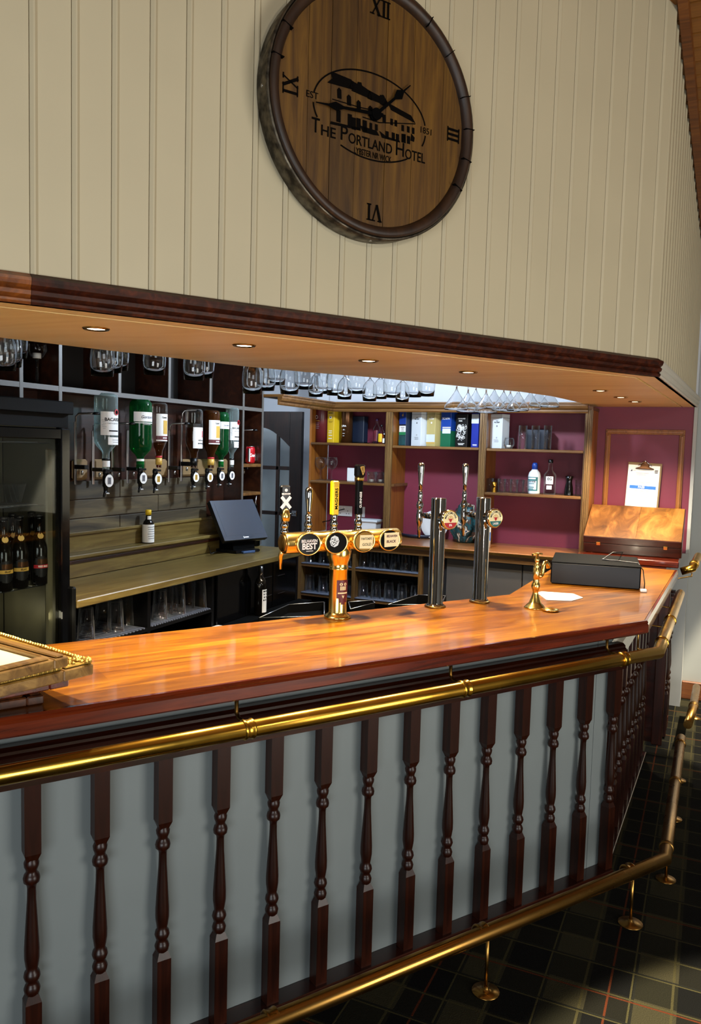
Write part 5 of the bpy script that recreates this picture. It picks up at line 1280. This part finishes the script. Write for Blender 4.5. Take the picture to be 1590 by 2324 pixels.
def pulteney(px0, px1, pyt, z, lab, mat, low, num):
    t, w, h, yf = carton(px0, px1, pyt, z, lab, mat, rot=-24); bobj('lid_line', 'black_card', t, -w/2-.0004, w/2+.0004, -.0430, .0430, h*.885, h*.892)
    text('OLD', .011, 'ink' if num else 'white_print', t, (.006, yf-.0005, h*.80)); text('PULTENEY', .0125, 'ink' if num else 'white_print', t, (.006, yf-.0005, h*.755), bold=.0003, xs=.85); dobj('emblem', 'grey_print' if num else 'white_print', t, .007, .007, yf-.0008, yf, .006, h*.65, 12)
    if num: text('12', .013, 'grey_print', t, (.006, yf-.0005, h*.31), bold=.0003); print_lines(t, 'grey_print', -.02, .03, h*.24, 3, .007, yf, .0025)
    if low: bobj('label', 'pale_card', t, -w/2, w/2, yf-.0006, yf, h*.12, h*.33); bobj('stripe', 'gold_print', t, -w/2, w/2, yf-.0006, yf, h*.08, h*.12)
    return t
pulteney(932, 966, 932, Z2, 'white whisky carton with black lid line, left of the gold one', 'pale_card', False, True)
pulteney(967, 997, 931, Z2, 'pale gold whisky carton in the middle bay', 'olive_gold_card', True, False)
t, w, h, yf = carton(999, 1030, 928, Z2, 'blue to green whisky carton beside the pale gold one', 'blue_card', rot=-16); bobj('lower', 'green_card', t, -w/2-.0003, w/2+.0003, -.0430, .0430, .0003, h*.42); text('SCAPA', .022, 'white_print', t, (0, yf-.0006, h*.74), bold=.0003, xs=1.0); bobj('label', 'pale_card', t, -w/2+.016, w/2-.001, yf-.0008, yf, h*.35, h*.48); bobj('stripe', 'white_print', t, -w/2+.016, w/2-.001, yf-.0008, yf, h*.50, h*.52)
t, w, h, yf = carton(1032, 1067, 940, Z2, 'black whisky carton covered in white knotwork', 'black_card', rot=-14)
text('HIGHLAND', .013, 'white_print', t, (0, yf-.0006, h*.86), bold=.0003, xs=.95); text('PARK', .012, 'white_print', t, (-.008, yf-.0006, h*.79), bold=.0003); print_lines(t, 'white_print', -.03, .03, h*.10, 2, .008, yf, .004)
b = nb(); rnd = random.Random(5)
for k in range(46):
    cx_, cz_, rr = rnd.uniform(-w*.32, w*.32), h*rnd.uniform(.22, .66), rnd.uniform(.006, .014); a0 = rnd.uniform(0, 6.28)
    pts = [(cx_+rr*math.cos(a0+q*.7), cz_+rr*math.sin(a0+q*.7)) for q in range(7)]; line_poly(b, [(max(-w*.44, min(w*.44, x_)), z_) for x_, z_ in pts], .0026, yf)
o = obj('knotwork', b, 'white_print', t); o['kind'] = 'stuff'
t, w, h, yf = carton(1069, 1090, 938, Z2, 'royal blue whisky carton with white top label', 'dark_blue_card', rot=-10); bobj('label', 'pale_card', t, -w/2, w/2, yf-.0008, yf, h*.70, h*.97); text('12', .016, 'grey_print', t, (.004, yf-.0012, h*.84)); print_lines(t, 'white_print', -.018, .02, h*.08, 2, .007, yf, .003)
# bay three, upper shelf
pulteney(1111, 1150, 940, Z3, 'white whisky carton with black lid line in the right-hand bay', 'pale_card', False, True)
def tealight(px, z, lab, Y, r, h, prof=None):
    x = ony(px, 1010, Y).x; t = thing('tealight_holder', lab, 'candle holder', (x, Y, z+.0005), 0, 'glass tealight holders')
    lobj('bowl', 'shelf_glass', t, prof or [(0, .003), (r*.55, .003), (r*.95, h*.3), (r, h*.5), (r*.85, h*.85), (r*.72, h), (r*.75, h), (r*.9, h*.85), (r*1.03, h*.5), (r*.6, 0), (0, 0)], 22, cap=False); lobj('candle', 'candle_wax', t, [(0, .006), (.017, .006), (.017, .026), (0, .026)], 18); lobj('wick', 'ink', t, [(.001, .026), (.001, .032)], 6)
tealight(1154, Z3, 'round tealight glass beside the lone white carton', 5.72, .040, .078)
TUM = lambda r, h: [(0, .008), (r*.86, .008), (r*.97, h), (r, h), (r*.92, 0), (0, 0)]
x, w = shelf_pos(1193, 1244, Z3, 5.86); nbx = tag(bobj('gift_box', 'navy_box', None, x-w/2, x+w/2, 5.84, 5.93, Z3+.0005, ony(1218, 975, 5.86).z, .003), 'dark navy gift box behind three tall glasses', 'box')
for i, (a, c) in enumerate(((1176, 1195), (1205, 1223), (1233, 1251))):
    x, w = shelf_pos(a, c, Z3, 5.73); t = tag(lobj('highball_glass', 'shelf_glass', None, TUM(w/2, hgt((a+c)/2, 966, 5.73, Z3)), 24, cap=False, loc=(x, 5.73, Z3+.0005)), ORD[i]+' of three tall glasses in the right-hand bay', 'glass', 'tall glasses in the right-hand bay')
# bay three, lower shelf
for i in range(7):
    px = 1110+i*14; Y = 5.74+.05*(i % 2); x = ony(px, 1100, Y).x
    tag(lobj('shot_glass', 'shelf_glass', None, [(0, .006), (.022, .006), (.027, .098), (.029, .098), (.025, 0), (0, 0)], 20, cap=False, loc=(x, Y, Z3L+.0005)), 'small tumbler, '+ORD[i]+' from the left in the low row', 'glass', 'small tumblers on the low right shelf')
x = ony(1121, 1105, 5.70).x; j = thing('jigger', 'brass-coloured jigger in front of the small tumblers', 'jigger', (x, 5.70, Z3L+.0005), 0); lobj('cup', 'brass', j, [(.019, 0), (.014, .030), (.013, .034), (.016, .04), (.021, .075), (.020, .075), (.013, .036)], 22, cap=False)
x, w = shelf_pos(1202, 1230, Z3L, 5.76); h = hgt(1216, 1050, 5.76, Z3L); r = w/2
gin = thing('gin_bottle', 'white ceramic gin bottle with blue cap and teal label', 'bottle', (x, 5.76, Z3L+.0005), R(-16))
lobj('body', 'white_plastic', gin, [(0, 0), (r*.97, 0), (r, .006), (r, h*.58), (r*.86, h*.68), (r*.50, h*.76), (r*.42, h*.80), (r*.42, h*.90)], 28); lobj('cap', 'blue_card', gin, [(r*.46, h*.77), (r*.46, h*.93), (r*.40, h*.96), (r*.30, h*.99), (0, h)], 22)
l = arc_label('label', 'teal_print', gin, r+.0006, -60, 60, h*.10, h*.54); arc_label('label_panel', 'pale_card', l, r+.0012, -48, 48, h*.14, h*.42); text_cyl('ROCK ROSE', .0125, 'ink', l, r+.002, h*.39, 0, .9, .0005); print_arc(l, 'teal_print', r+.0016, -30, 30, h*.32, 1, .01, .004); print_arc(l, 'teal_print', r+.0016, -26, 26, h*.20, 2, .012, .006); print_arc(l, 'white_print', r+.0012, -40, 40, h*.47, 1, .01, .010)
t, r, h = small_bottle(1238, 1265, 1043, Z3L, 'clear spirit bottle with lettered white label', 'shelf_glass', None, 5.76, 'black_plastic', None, .56)
l = arc_label('label', 'white_print', t, r+.0006, -10, 62, h*.30, h*.52); text_cyl('EG', .026, 'ink', l, r+.002, h*.445, 28, 1.0, .0008); arc_label('lower_label', 'white_print', t, r+.0006, 0, 50, h*.15, h*.26)
x, w = shelf_pos(1285, 1306, Z3L, 5.75); h = hgt(1296, 1081, 5.75, Z3L); r = w/2
tag(lobj('carafe', 'black_gloss', None, [(0, 0), (r, 0), (r*1.0, .006), (r*.88, h*.42), (r*.62, h*.70), (r*.70, h*.84), (r*.92, h), (r*.86, h), (r*.6, h*.82), (0, h*.7)], 26, loc=(x, 5.75, Z3L+.0005)), 'black waisted carafe at the right end of the low shelf', 'carafe')
x = ony(1312, 1110, 5.78).x-.005; tag(lobj('highball_glass', 'shelf_glass', None, TUM(.022, .11), 20, cap=False, loc=(x, 5.80, Z3L+.0005)), 'slim glass squeezed between carafe and pilaster', 'glass')
# bay one, lower shelf
WINE_UP = [(0, 0), (.030, 0), (.031, .002), (.012, .006), (.004, .012), (.0035, .075), (.008, .082), (.026, .100), (.037, .125), (.038, .145), (.033, .178), (.032, .178), (.0365, .145), (.035, .125), (.024, .102), (.004, .088), (0, .087)]
for i, px in enumerate((727, 752)):
    x = ony(px, 1080, 5.76).x; k = hgt(px, 1038, 5.76, Z1L)/.178
    tag(lobj('wine_glass', 'shelf_glass', None, [(r*k*1.15, z*k) for r, z in WINE_UP], 26, cap=False, loc=(x, 5.76, Z1L+.0005)), ('left' if i == 0 else 'right')+' of two upright wine glasses in the first bay', 'wine glass', 'upright wine glasses in the first bay')
x, w = shelf_pos(790, 807, Z1L, 5.78); tag(bobj('white_tablet', 'white_plastic', None, x-w/2, x+w/2, 5.77, 5.785, Z1L+.0005, ony(798, 1062, 5.78).z, .004), 'white rounded slab leaning on the low shelf of the first bay', 'tablet')
for i, px in enumerate((845, 865)):
    tealight(px, Z1L, ('left' if i == 0 else 'right')+' square tealight tumbler beside the first pilaster', 5.74+.04*i, .036, .085, [(0, .004), (.030, .004), (.036, .085), (.038, .085), (.032, 0), (0, 0)])
# sockets, tub and other counter things
def socket(px0, px1, pz0, pz1, lab, dbl):
    a = ony(px0, pz1, Y_WALL-.005); c = ony(px1, pz0, Y_WALL-.005); x = (a.x+c.x)/2; w = c.x-a.x; h = .086
    t = thing('wall_socket', lab, 'socket', (x, Y_WALL, a.z), 0); bobj('plate', 'white_plastic', t, -w/2, w/2, -.009, 0, 0, h, .003)
    b = nb()
    for cx_ in ((-w/4, w/4) if dbl else (0,)):
        for dx, dz, s_ in ((0, .045, .004), (-.011, .022, .003), (.011, .022, .003)): box(b, cx_+dx-s_, cx_+dx+s_, -.0095, -.009, dz-.003, dz+.003)
    obj('pin_holes', b, 'ink', t)
    for cx_ in ((-.012, .012) if dbl else (.0,)): bobj('rocker', 'white_print', t, cx_-.006, cx_+.006, -.012, -.009, .062, .076, .001)
    return t
so = socket(760, 799, 1148, 1170, 'double white wall socket with a black plug lead', True); tobj('plug_lead', 'black_plastic', so, [(.01, -.01, .06), (-.02, -.05, .05), (-.10, -.06, -.04), (-.25, -.08, -.075)], .004, 8)
socket(808, 828, 1152, 1173, 'single white wall socket behind the tall black tap handle', False)
x, w = shelf_pos(816, 868, ZC, 5.80); h = hgt(842, 1178, 5.80, ZC); tb_ = thing('plastic_tub', 'white lidded plastic tub on the back counter', 'tub', (x, 5.80, ZC+.0005), 0)
b = nb(); box(b, -w*.45, w*.45, -.06, .06, 0, h*.86, .006)
for v in b.verts:
    if v.co.z < h*.3: v.co.x *= .88; v.co.y *= .88
obj('body', b, 'white_plastic', tb_); bobj('lid', 'pale_card', tb_, -w*.5, w*.5, -.07, .07, h*.84, h*.98, .004)
p = onz(950, 1219, ZC); tag(lobj('round_tray', 'tray_navy', None, [(0, .008), (.15, .008), (.165, .028), (.17, .028), (.155, 0), (0, 0)], 40, loc=(p.x, p.y+.06, ZC+.0005)), 'dark navy round tray lying on the back counter', 'tray')
pl2 = thing('round_plate', 'white round plate propped behind the left chrome font', 'plate', (ony(984, 1200, 5.90).x, 5.90, ZC+.001), 0); lathe_y('plate', 'white_plastic', pl2, [(0, .004), (.07, .004), (.11, .014), (.112, .012), (.07, 0), (0, 0)], 36, (0, .02, .112))
# crumpled patterned bag
p = onz(1045, 1234, ZC); bg = thing('patterned_bag', 'crumpled teal and white patterned cloth bag on the back counter', 'bag', (p.x, p.y+.10, ZC+.0005), 0)
b = nb(); bmesh.ops.create_icosphere(b, subdivisions=4, radius=1.0); rnd = random.Random(9)
from mathutils import noise as mnoise
hb = ony(1040, 1143, 5.62).z-ZC
for v in b.verts:
    n_ = mnoise.noise(v.co*2.3)*.22+mnoise.noise(v.co*5.1)*.10; v.co = v.co*(1+n_); v.co = Vector((v.co.x*.115*(1.0 if v.co.z < .2 else .85), v.co.y*.085, max(0, (v.co.z+.86)/1.9)*hb))
for f in b.faces: f.smooth = True
def bag_mat():
    m, nt, bs = new_mat('bag_print'); L = nt.links.new; tc = nt.nodes.new('ShaderNodeTexCoord'); v = nt.nodes.new('ShaderNodeTexVoronoi'); v.inputs['Scale'].default_value = 16; L(tc.outputs['Object'], v.inputs['Vector'])
    n = nt.nodes.new('ShaderNodeTexNoise'); n.inputs['Scale'].default_value = 11; n.inputs['Distortion'].default_value = 1.5; L(tc.outputs['Object'], n.inputs['Vector'])
    r = nt.nodes.new('ShaderNodeValToRGB'); r.color_ramp.interpolation = 'CONSTANT'
    for i, (ps, c) in enumerate(((0, '#0f2a2c'), (.40, '#16464a'), (.50, '#4a2c1c'), (.56, '#c9c2ae'), (.62, '#15304a'), (.70, '#8a7a60'))):
        e = r.color_ramp.elements[i] if i < 2 else r.color_ramp.elements.new(ps); e.position = ps; e.color = lin(c)
    L(n.outputs['Fac'], r.inputs['Fac']); L(r.outputs['Color'], bs.inputs['Base Color']); bs.inputs['Roughness'].default_value = .5
bag_mat(); obj('cloth', b, 'bag_print', bg)
x, w = shelf_pos(1110, 1125, ZC, 5.66); h = hgt(1117, 1195, 5.66, ZC); r = w/2
cn = thing('wipes_canister', 'white and blue round canister behind the right chrome font', 'canister', (x, 5.62, ZC+.0005), 0); lobj('body', 'white_plastic', cn, [(0, 0), (r, 0), (r, h*.94), (r*.9, h), (0, h)], 24); arc_label('label', 'blue_print', cn, r+.0005, -80, 80, h*.35, h*.75)

# glasses on the shelves under the right-hand back counter
def pint(h=.145, r0=.030, r1=.040): return [(r1, 0), (r1*.97, .001), (r0, h-.004), (r0*.96, h), (0, h), (0, h-.006), (r0*.92, h-.008), (r1*.95, .002), (r1, 0)]
def rows(a, z, n, lev, side):
    x0, x1 = UP[a]+.055, UP[a+1]-.055
    for i in range(n):
        for rr in range(2):
            x = x0+(x1-x0)*i/(n-1); Y = 5.53+.11*rr; hh_ = .150 if lev == 'upper' else .128
            o = bpy.data.objects.new('tumbler', PINTS[lev]); COL.objects.link(o); o.location = (x+.012*rr, Y, z+.0005)
            tag(o, ORD[i]+' upturned glass, '+('front' if rr == 0 else 'back')+' row, '+side+' '+lev+' shelf under the counter', 'glass', 'upturned glasses under the back counter')
def mk(prof):
    b = nb(); lathe(b, prof, 18, cap=False); me = bpy.data.meshes.new('tumbler'); b.to_mesh(me); b.free(); me.materials.append(MT('shelf_glass')); return me
PINTS = {'upper': mk(pint(.150)), 'lower': mk(pint(.128, .034, .040))}
rows(0, zu1, 4, 'upper', 'left'); rows(1, zu1, 6, 'upper', 'right'); rows(0, zu2, 4, 'lower', 'left'); rows(1, zu2, 5, 'lower', 'right')
me_p = mk(pint(.155, .033, .042))
for i, (px, py) in enumerate(((195, 1440), (233, 1432), (262, 1420), (285, 1414), (362, 1412), (388, 1402), (404, 1395), (425, 1388), (452, 1380), (375, 1404))):
    p = onz(px, py+18, zm+.004); p.x = min(-2.60, p.x)
    q = onx(px, py, -2.60-.06*(i % 2)); o = bpy.data.objects.new('pint_glass', me_p); COL.objects.link(o); o.location = (q.x, q.y, zm+.0045)
    tag(o, ('upturned pint glass on the '+('near' if px < 320 else 'far')+' mat under the left counter, '+ORD[[0, 1, 2, 3, 0, 2, 3, 4, 5, 1][i]]+' from left'), 'glass', 'pint glasses under the left counter')
p = onx(84, 868, -2.95)
gl = thing('candle_goblet', 'dark stemmed goblet holding a white candle on the high shelf', 'candle holder', (-2.95, p.y, 2.010), 0)
k = (onx(84, 778, -2.95).z-onx(84, 872, -2.95).z)/.24
lobj('bowl', 'shelf_glass', gl, [(.045*k, 0), (.012*k, .010*k), (.007*k, .02*k), (.010*k, .06*k), (.007*k, .09*k), (.012*k, .15*k), (.035*k, .165*k), (.055*k, .20*k), (.050*k, .24*k)], 24, cap=False); lobj('stem', 'black_gloss', gl, [(.042*k, .001), (.010*k, .012*k), (.006*k, .02*k), (.009*k, .06*k), (.006*k, .09*k), (.011*k, .15*k)], 18); lobj('candle', 'candle_wax', gl, [(0, .155*k), (.024*k, .155*k), (.024*k, .185*k), (0, .185*k)], 18)

# ================================================================== GLASSES HANGING FROM THE RACK
HANG = [(.0, .0)]
BIG = [(.0415, 0), (.0455, .034), (.0478, .062), (.0455, .095), (.035, .122), (.017, .143), (.0062, .156), (.0042, .17), (.0040, .215), (.008, .222), (.034, .226), (.035, .228), (0, .229)]
SMALL = [(.0330, 0), (.0365, .028), (.0370, .05), (.033, .075), (.020, .095), (.008, .106), (.0042, .115), (.0040, .185), (.008, .192), (.030, .196), (.031, .198), (0, .199)]
COUPE = [(.062, 0), (.065, .006), (.062, .020), (.047, .045), (.029, .070), (.014, .092), (.0066, .106), (.0044, .115), (.0040, .215), (.008, .222), (.034, .226), (.035, .228), (0, .229)]
MG = {n: None for n in ('big', 'small', 'coupe')}
for n_, p_ in (('big', BIG), ('small', SMALL), ('coupe', COUPE)):
    b = nb(); ki = next(k for k, q in enumerate(p_) if q[0] < .0065); inner = [(max(.0006, r-.0013), z) for r, z in p_[:ki]]; lathe(b, [(0, p_[ki][1]-.004)]+inner[::-1]+p_, 30, cap=False); bmesh.ops.recalc_face_normals(b, faces=b.faces[:]); me = bpy.data.meshes.new('hanging_glass'); b.to_mesh(me); b.free(); me.materials.append(MT('stemware_glass')); MG[n_] = me
RACK_PTS = []
def hang(px, py, off, kind, lab, group):
    ed = [onz(x, y, Z_SOF) for x, y in rear]
    # nearest soffit rear edge point along this column gives the depth; the glass hangs behind it
    for (xa, ya_), (xb, yb_), pa_, pb_ in zip(rear[:-1], rear[1:], ed[:-1], ed[1:]):
        if xa <= px <= xb or (xb == rear[-1][0] and px > xb): break
    f = max(0, min(1.1, (px-xa)/(xb-xa))); e = pa_.lerp(pb_, f); d = depthof(e)+off
    r_ = ray(px, py); p = EYE+r_*(d/FPX)
    o = bpy.data.objects.new('hanging_glass', MG[kind]); COL.objects.link(o); o.location = p
    tag(o, lab, 'glass', group); RACK_PTS.append((p, kind)); return o
left = [(8, 840, .22, 'big'), (22, 832, .30, 'big'), (36, 812, .42, 'big'), (232, 853, .10, 'big'), (252, 845, .20, 'big'), (267, 840, .34, 'big'), (350, 850, .14, 'big'), (440, 862, .12, 'big'), (462, 857, .22, 'big')]
nm = ['lowest of the cluster at the left edge', 'middle of the cluster at the left edge', 'rearmost of the cluster at the left edge', 'nearest of the three left of the lone glass', 'middle of the three left of the lone glass', 'rearmost of the three left of the lone glass', 'the lone one between two clusters', 'left one of the pair right of the lone glass', 'right one of the pair right of the lone glass']
for (px, py, of_, kd), n_ in zip(left, nm): hang(px, py, of_, kd, 'upside-down hanging wine glass, '+n_, 'wine glasses hanging at the left')
rowl = [(572, 893, .10, 'big'), (602, 886, .20, 'big'), (626, 873, .45, 'big'), (656, 894, .14, 'big'), (690, 883, .34, 'big'), (716, 900, .12, 'small'), (734, 893, .26, 'big'), (760, 897, .22, 'big'), (781, 906, .12, 'small'), (808, 893, .34, 'big'), (838, 910, .12, 'small'), (862, 905, .24, 'small'), (889, 902, .26, 'big'), (912, 912, .14, 'small'), (938, 901, .36, 'big'), (967, 899, .30, 'big')]
for i, (px, py, of_, kd) in enumerate(rowl): hang(px, py, of_, kd, 'upside-down hanging wine glass, '+ORD[i]+' from the left in the long row', 'wine glasses hanging in the long row')
rowr = [(1034, 930, .10, 'coupe'), (1060, 935, .26, 'coupe'), (1078, 928, .42, 'coupe'), (1101, 937, .10, 'coupe'), (1120, 926, .58, 'coupe'), (1141, 932, .26, 'coupe'), (1156, 934, .42, 'coupe'), (1174, 932, .10, 'coupe'), (1202, 930, .26, 'coupe'), (1222, 922, .58, 'coupe'), (1246, 924, .42, 'coupe')]
for i, (px, py, of_, kd) in enumerate(rowr): hang(px, py, of_, kd, 'upside-down hanging cocktail glass, '+ORD[i]+' from the left on the right', 'cocktail glasses hanging on the right')
# the rack itself: slotted wooden battens just above soffit level
rk = thing('glass_rack', 'slotted hanging rack above the opening that holds stemmed glasses', 'rack', (-1.4, 3.9, 2.16), 0)
gx = {'big': .222, 'small': .192, 'coupe': .222}
for p, kd in RACK_PTS:
    z = p.z+gx[kd]; b = nb()
    for s_ in (-1, 1):
        c = p+Vector((-.45, .9, 0)).normalized()*0
        box(b, p.x+1.4+s_*.022-.008, p.x+1.4+s_*.022+.008, p.y-3.9-.05, p.y-3.9+.05, z-2.16-.010, z-2.16-.001)
    box(b, p.x+1.4-.03, p.x+1.4+.03, p.y-3.9-.05, p.y-3.9-.042, z-2.16, 2.745-2.16)
    o = obj('slot', b, 'shelf_wood', rk)

# ================================================================== PICTURE FRAMES AT THE LEFT END OF THE BAR
def frame(lab, cpx, cpy, zb, th, W_, D2, wmat, pic, bar_w, side_mat=None, gold=False, ang=0.0):
    """right-hand near corner of the frame at the photo point; lies flat, extending left"""
    c = onz(cpx, cpy, zb+th)
    t = thing('picture_frame', lab, 'picture frame', (c.x, c.y, zb), ang, 'picture frames stacked on the bar')
    # local: corner at origin, x to the left-rear, y to the left-front
    for nm_, (x0, x1, y0, y1) in (('rail', (0, W_, 0, bar_w)), ('rail', (0, W_, D2-bar_w, D2)), ('stile', (0, bar_w, bar_w, D2-bar_w)), ('stile', (W_-bar_w, W_, bar_w, D2-bar_w))):
        p = bobj(nm_, wmat, t, x0, x1, y0, y1, 0, th*.8, .003)
        cx0, cx1, cy0, cy1 = (x0+.006, x1-.006, y0+.008, y1-.008)
        q = bobj('moulding', 'frame_gold' if gold else wmat, p, cx0, cx1, cy0, cy1, th*.8, th, .003)
        if gold:
            b = nb(); rnd = random.Random(11); L_ = max(x1-x0, y1-y0); n_ = int(L_/.012); horiz = (x1-x0) > (y1-y0)
            for k in range(n_):
                a_ = (k+.5)/n_; px_, py_ = ((x0+(x1-x0)*a_, y0+.010) if horiz else (x0+.010, y0+(y1-y0)*a_)) if (y0 < .001 or not horiz and x0 < .001) else ((x0+(x1-x0)*a_, y1-.010) if horiz else (x1-.010, y0+(y1-y0)*a_))
                bmesh.ops.create_icosphere(b, subdivisions=1, radius=.0075+rnd.uniform(0, .002), matrix=Matrix.Translation((px_, py_, th)))
            o = obj('beading', b, 'frame_gold', p); o['kind'] = 'stuff'
    bobj('picture', pic, t, bar_w-.004, W_-bar_w+.004, bar_w-.004, D2-bar_w+.004, th*.25, th*.45)
    if gold:
        b = nb(); rnd = random.Random(4)
        for cx_, cy_ in ((.03, .03), (.03, D2-.03), (W_-.03, .03)):
            for k in range(26):
                a_ = rnd.uniform(0, 6.28); q_ = rnd.uniform(0, .034); bmesh.ops.create_icosphere(b, subdivisions=1, radius=rnd.uniform(.005, .010), matrix=Matrix.Translation((max(.004, cx_+q_*math.cos(a_)), max(.004, cy_+q_*math.sin(a_)), th)))
        o = obj('corner_ornament', b, 'frame_gold', t); o['kind'] = 'stuff'
    return t
g0 = onz(213, 1500, 1.20); g1 = onz(0, 1437, 1.20); g2 = onz(0, 1557, 1.20)
ga = math.atan2((g1-g0).y, (g1-g0).x)
frame('dark wooden frame at the bottom of the stack of frames', 100, 1572, ZT+.0005, .028, .44, .34, 'frame_dark_wood', 'white_paper', .04, ang=ga-.30)
frame('reddish-brown frame second from the bottom of the stack', 157, 1528, ZT+.030, .034, .50, .40, 'bar_edge_wood', 'white_paper', .05, ang=ga-.16)
frame('large ornate gold frame with beaded edge in the stack', 213, 1500, ZT+.065, .035, .66, .52, 'frame_wood', 'white_paper', .085, gold=True, ang=ga)
frame('topmost brown frame around a pale cream sheet', 156, 1484, ZT+.1085, .030, .52, .40, 'frame_wood', 'cream_paper', .040, ang=ga+.05)

# black drip trays and speed rail behind the bar
def tray(pxs, z, hgt_, lab):
    q = [onz(*c, z) for c in pxs]; c = sum(q, Vector())/4
    t = thing('drip_tray', lab, 'tray', (c.x, c.y, z-hgt_), 0)
    b = nb(); prism(b, [P2(v-c) for v in q], 0, .006); obj('floor_plate', b, 'black_matt', t)
    for a, d in zip(q, q[1:]+q[:1]):
        a_, d_ = a-c, d-c; dr = (d_-a_); n_ = Vector((-dr.y, dr.x, 0)).normalized()*.006
        b = nb(); prism(b, [P2(a_), P2(d_), P2(d_+n_), P2(a_+n_)], .006, hgt_); obj('wall', b, 'black_matt', t); tobj('rim', 'steel', t, [a_+Vector((0, 0, hgt_)), d_+Vector((0, 0, hgt_))], .0018, 6)
    bb = nb(); box(bb, -.05, .05, -.05, .05, -(z-hgt_), -.0005); obj('support', bb, 'black_matt', t)
tray(((588, 1402), (655, 1372), (735, 1366), (735, 1398)), .93, .05, 'black drip tray left of the brass tower, behind the bar')
tray(((795, 1382), (850, 1368), (845, 1362), (790, 1366)), .93, .05, 'black drip tray right of the brass tower, behind the bar')
tray(((880, 1372), (948, 1350), (1010, 1352), (1000, 1372)), .96, .06, 'open black ice box behind the chrome fonts')
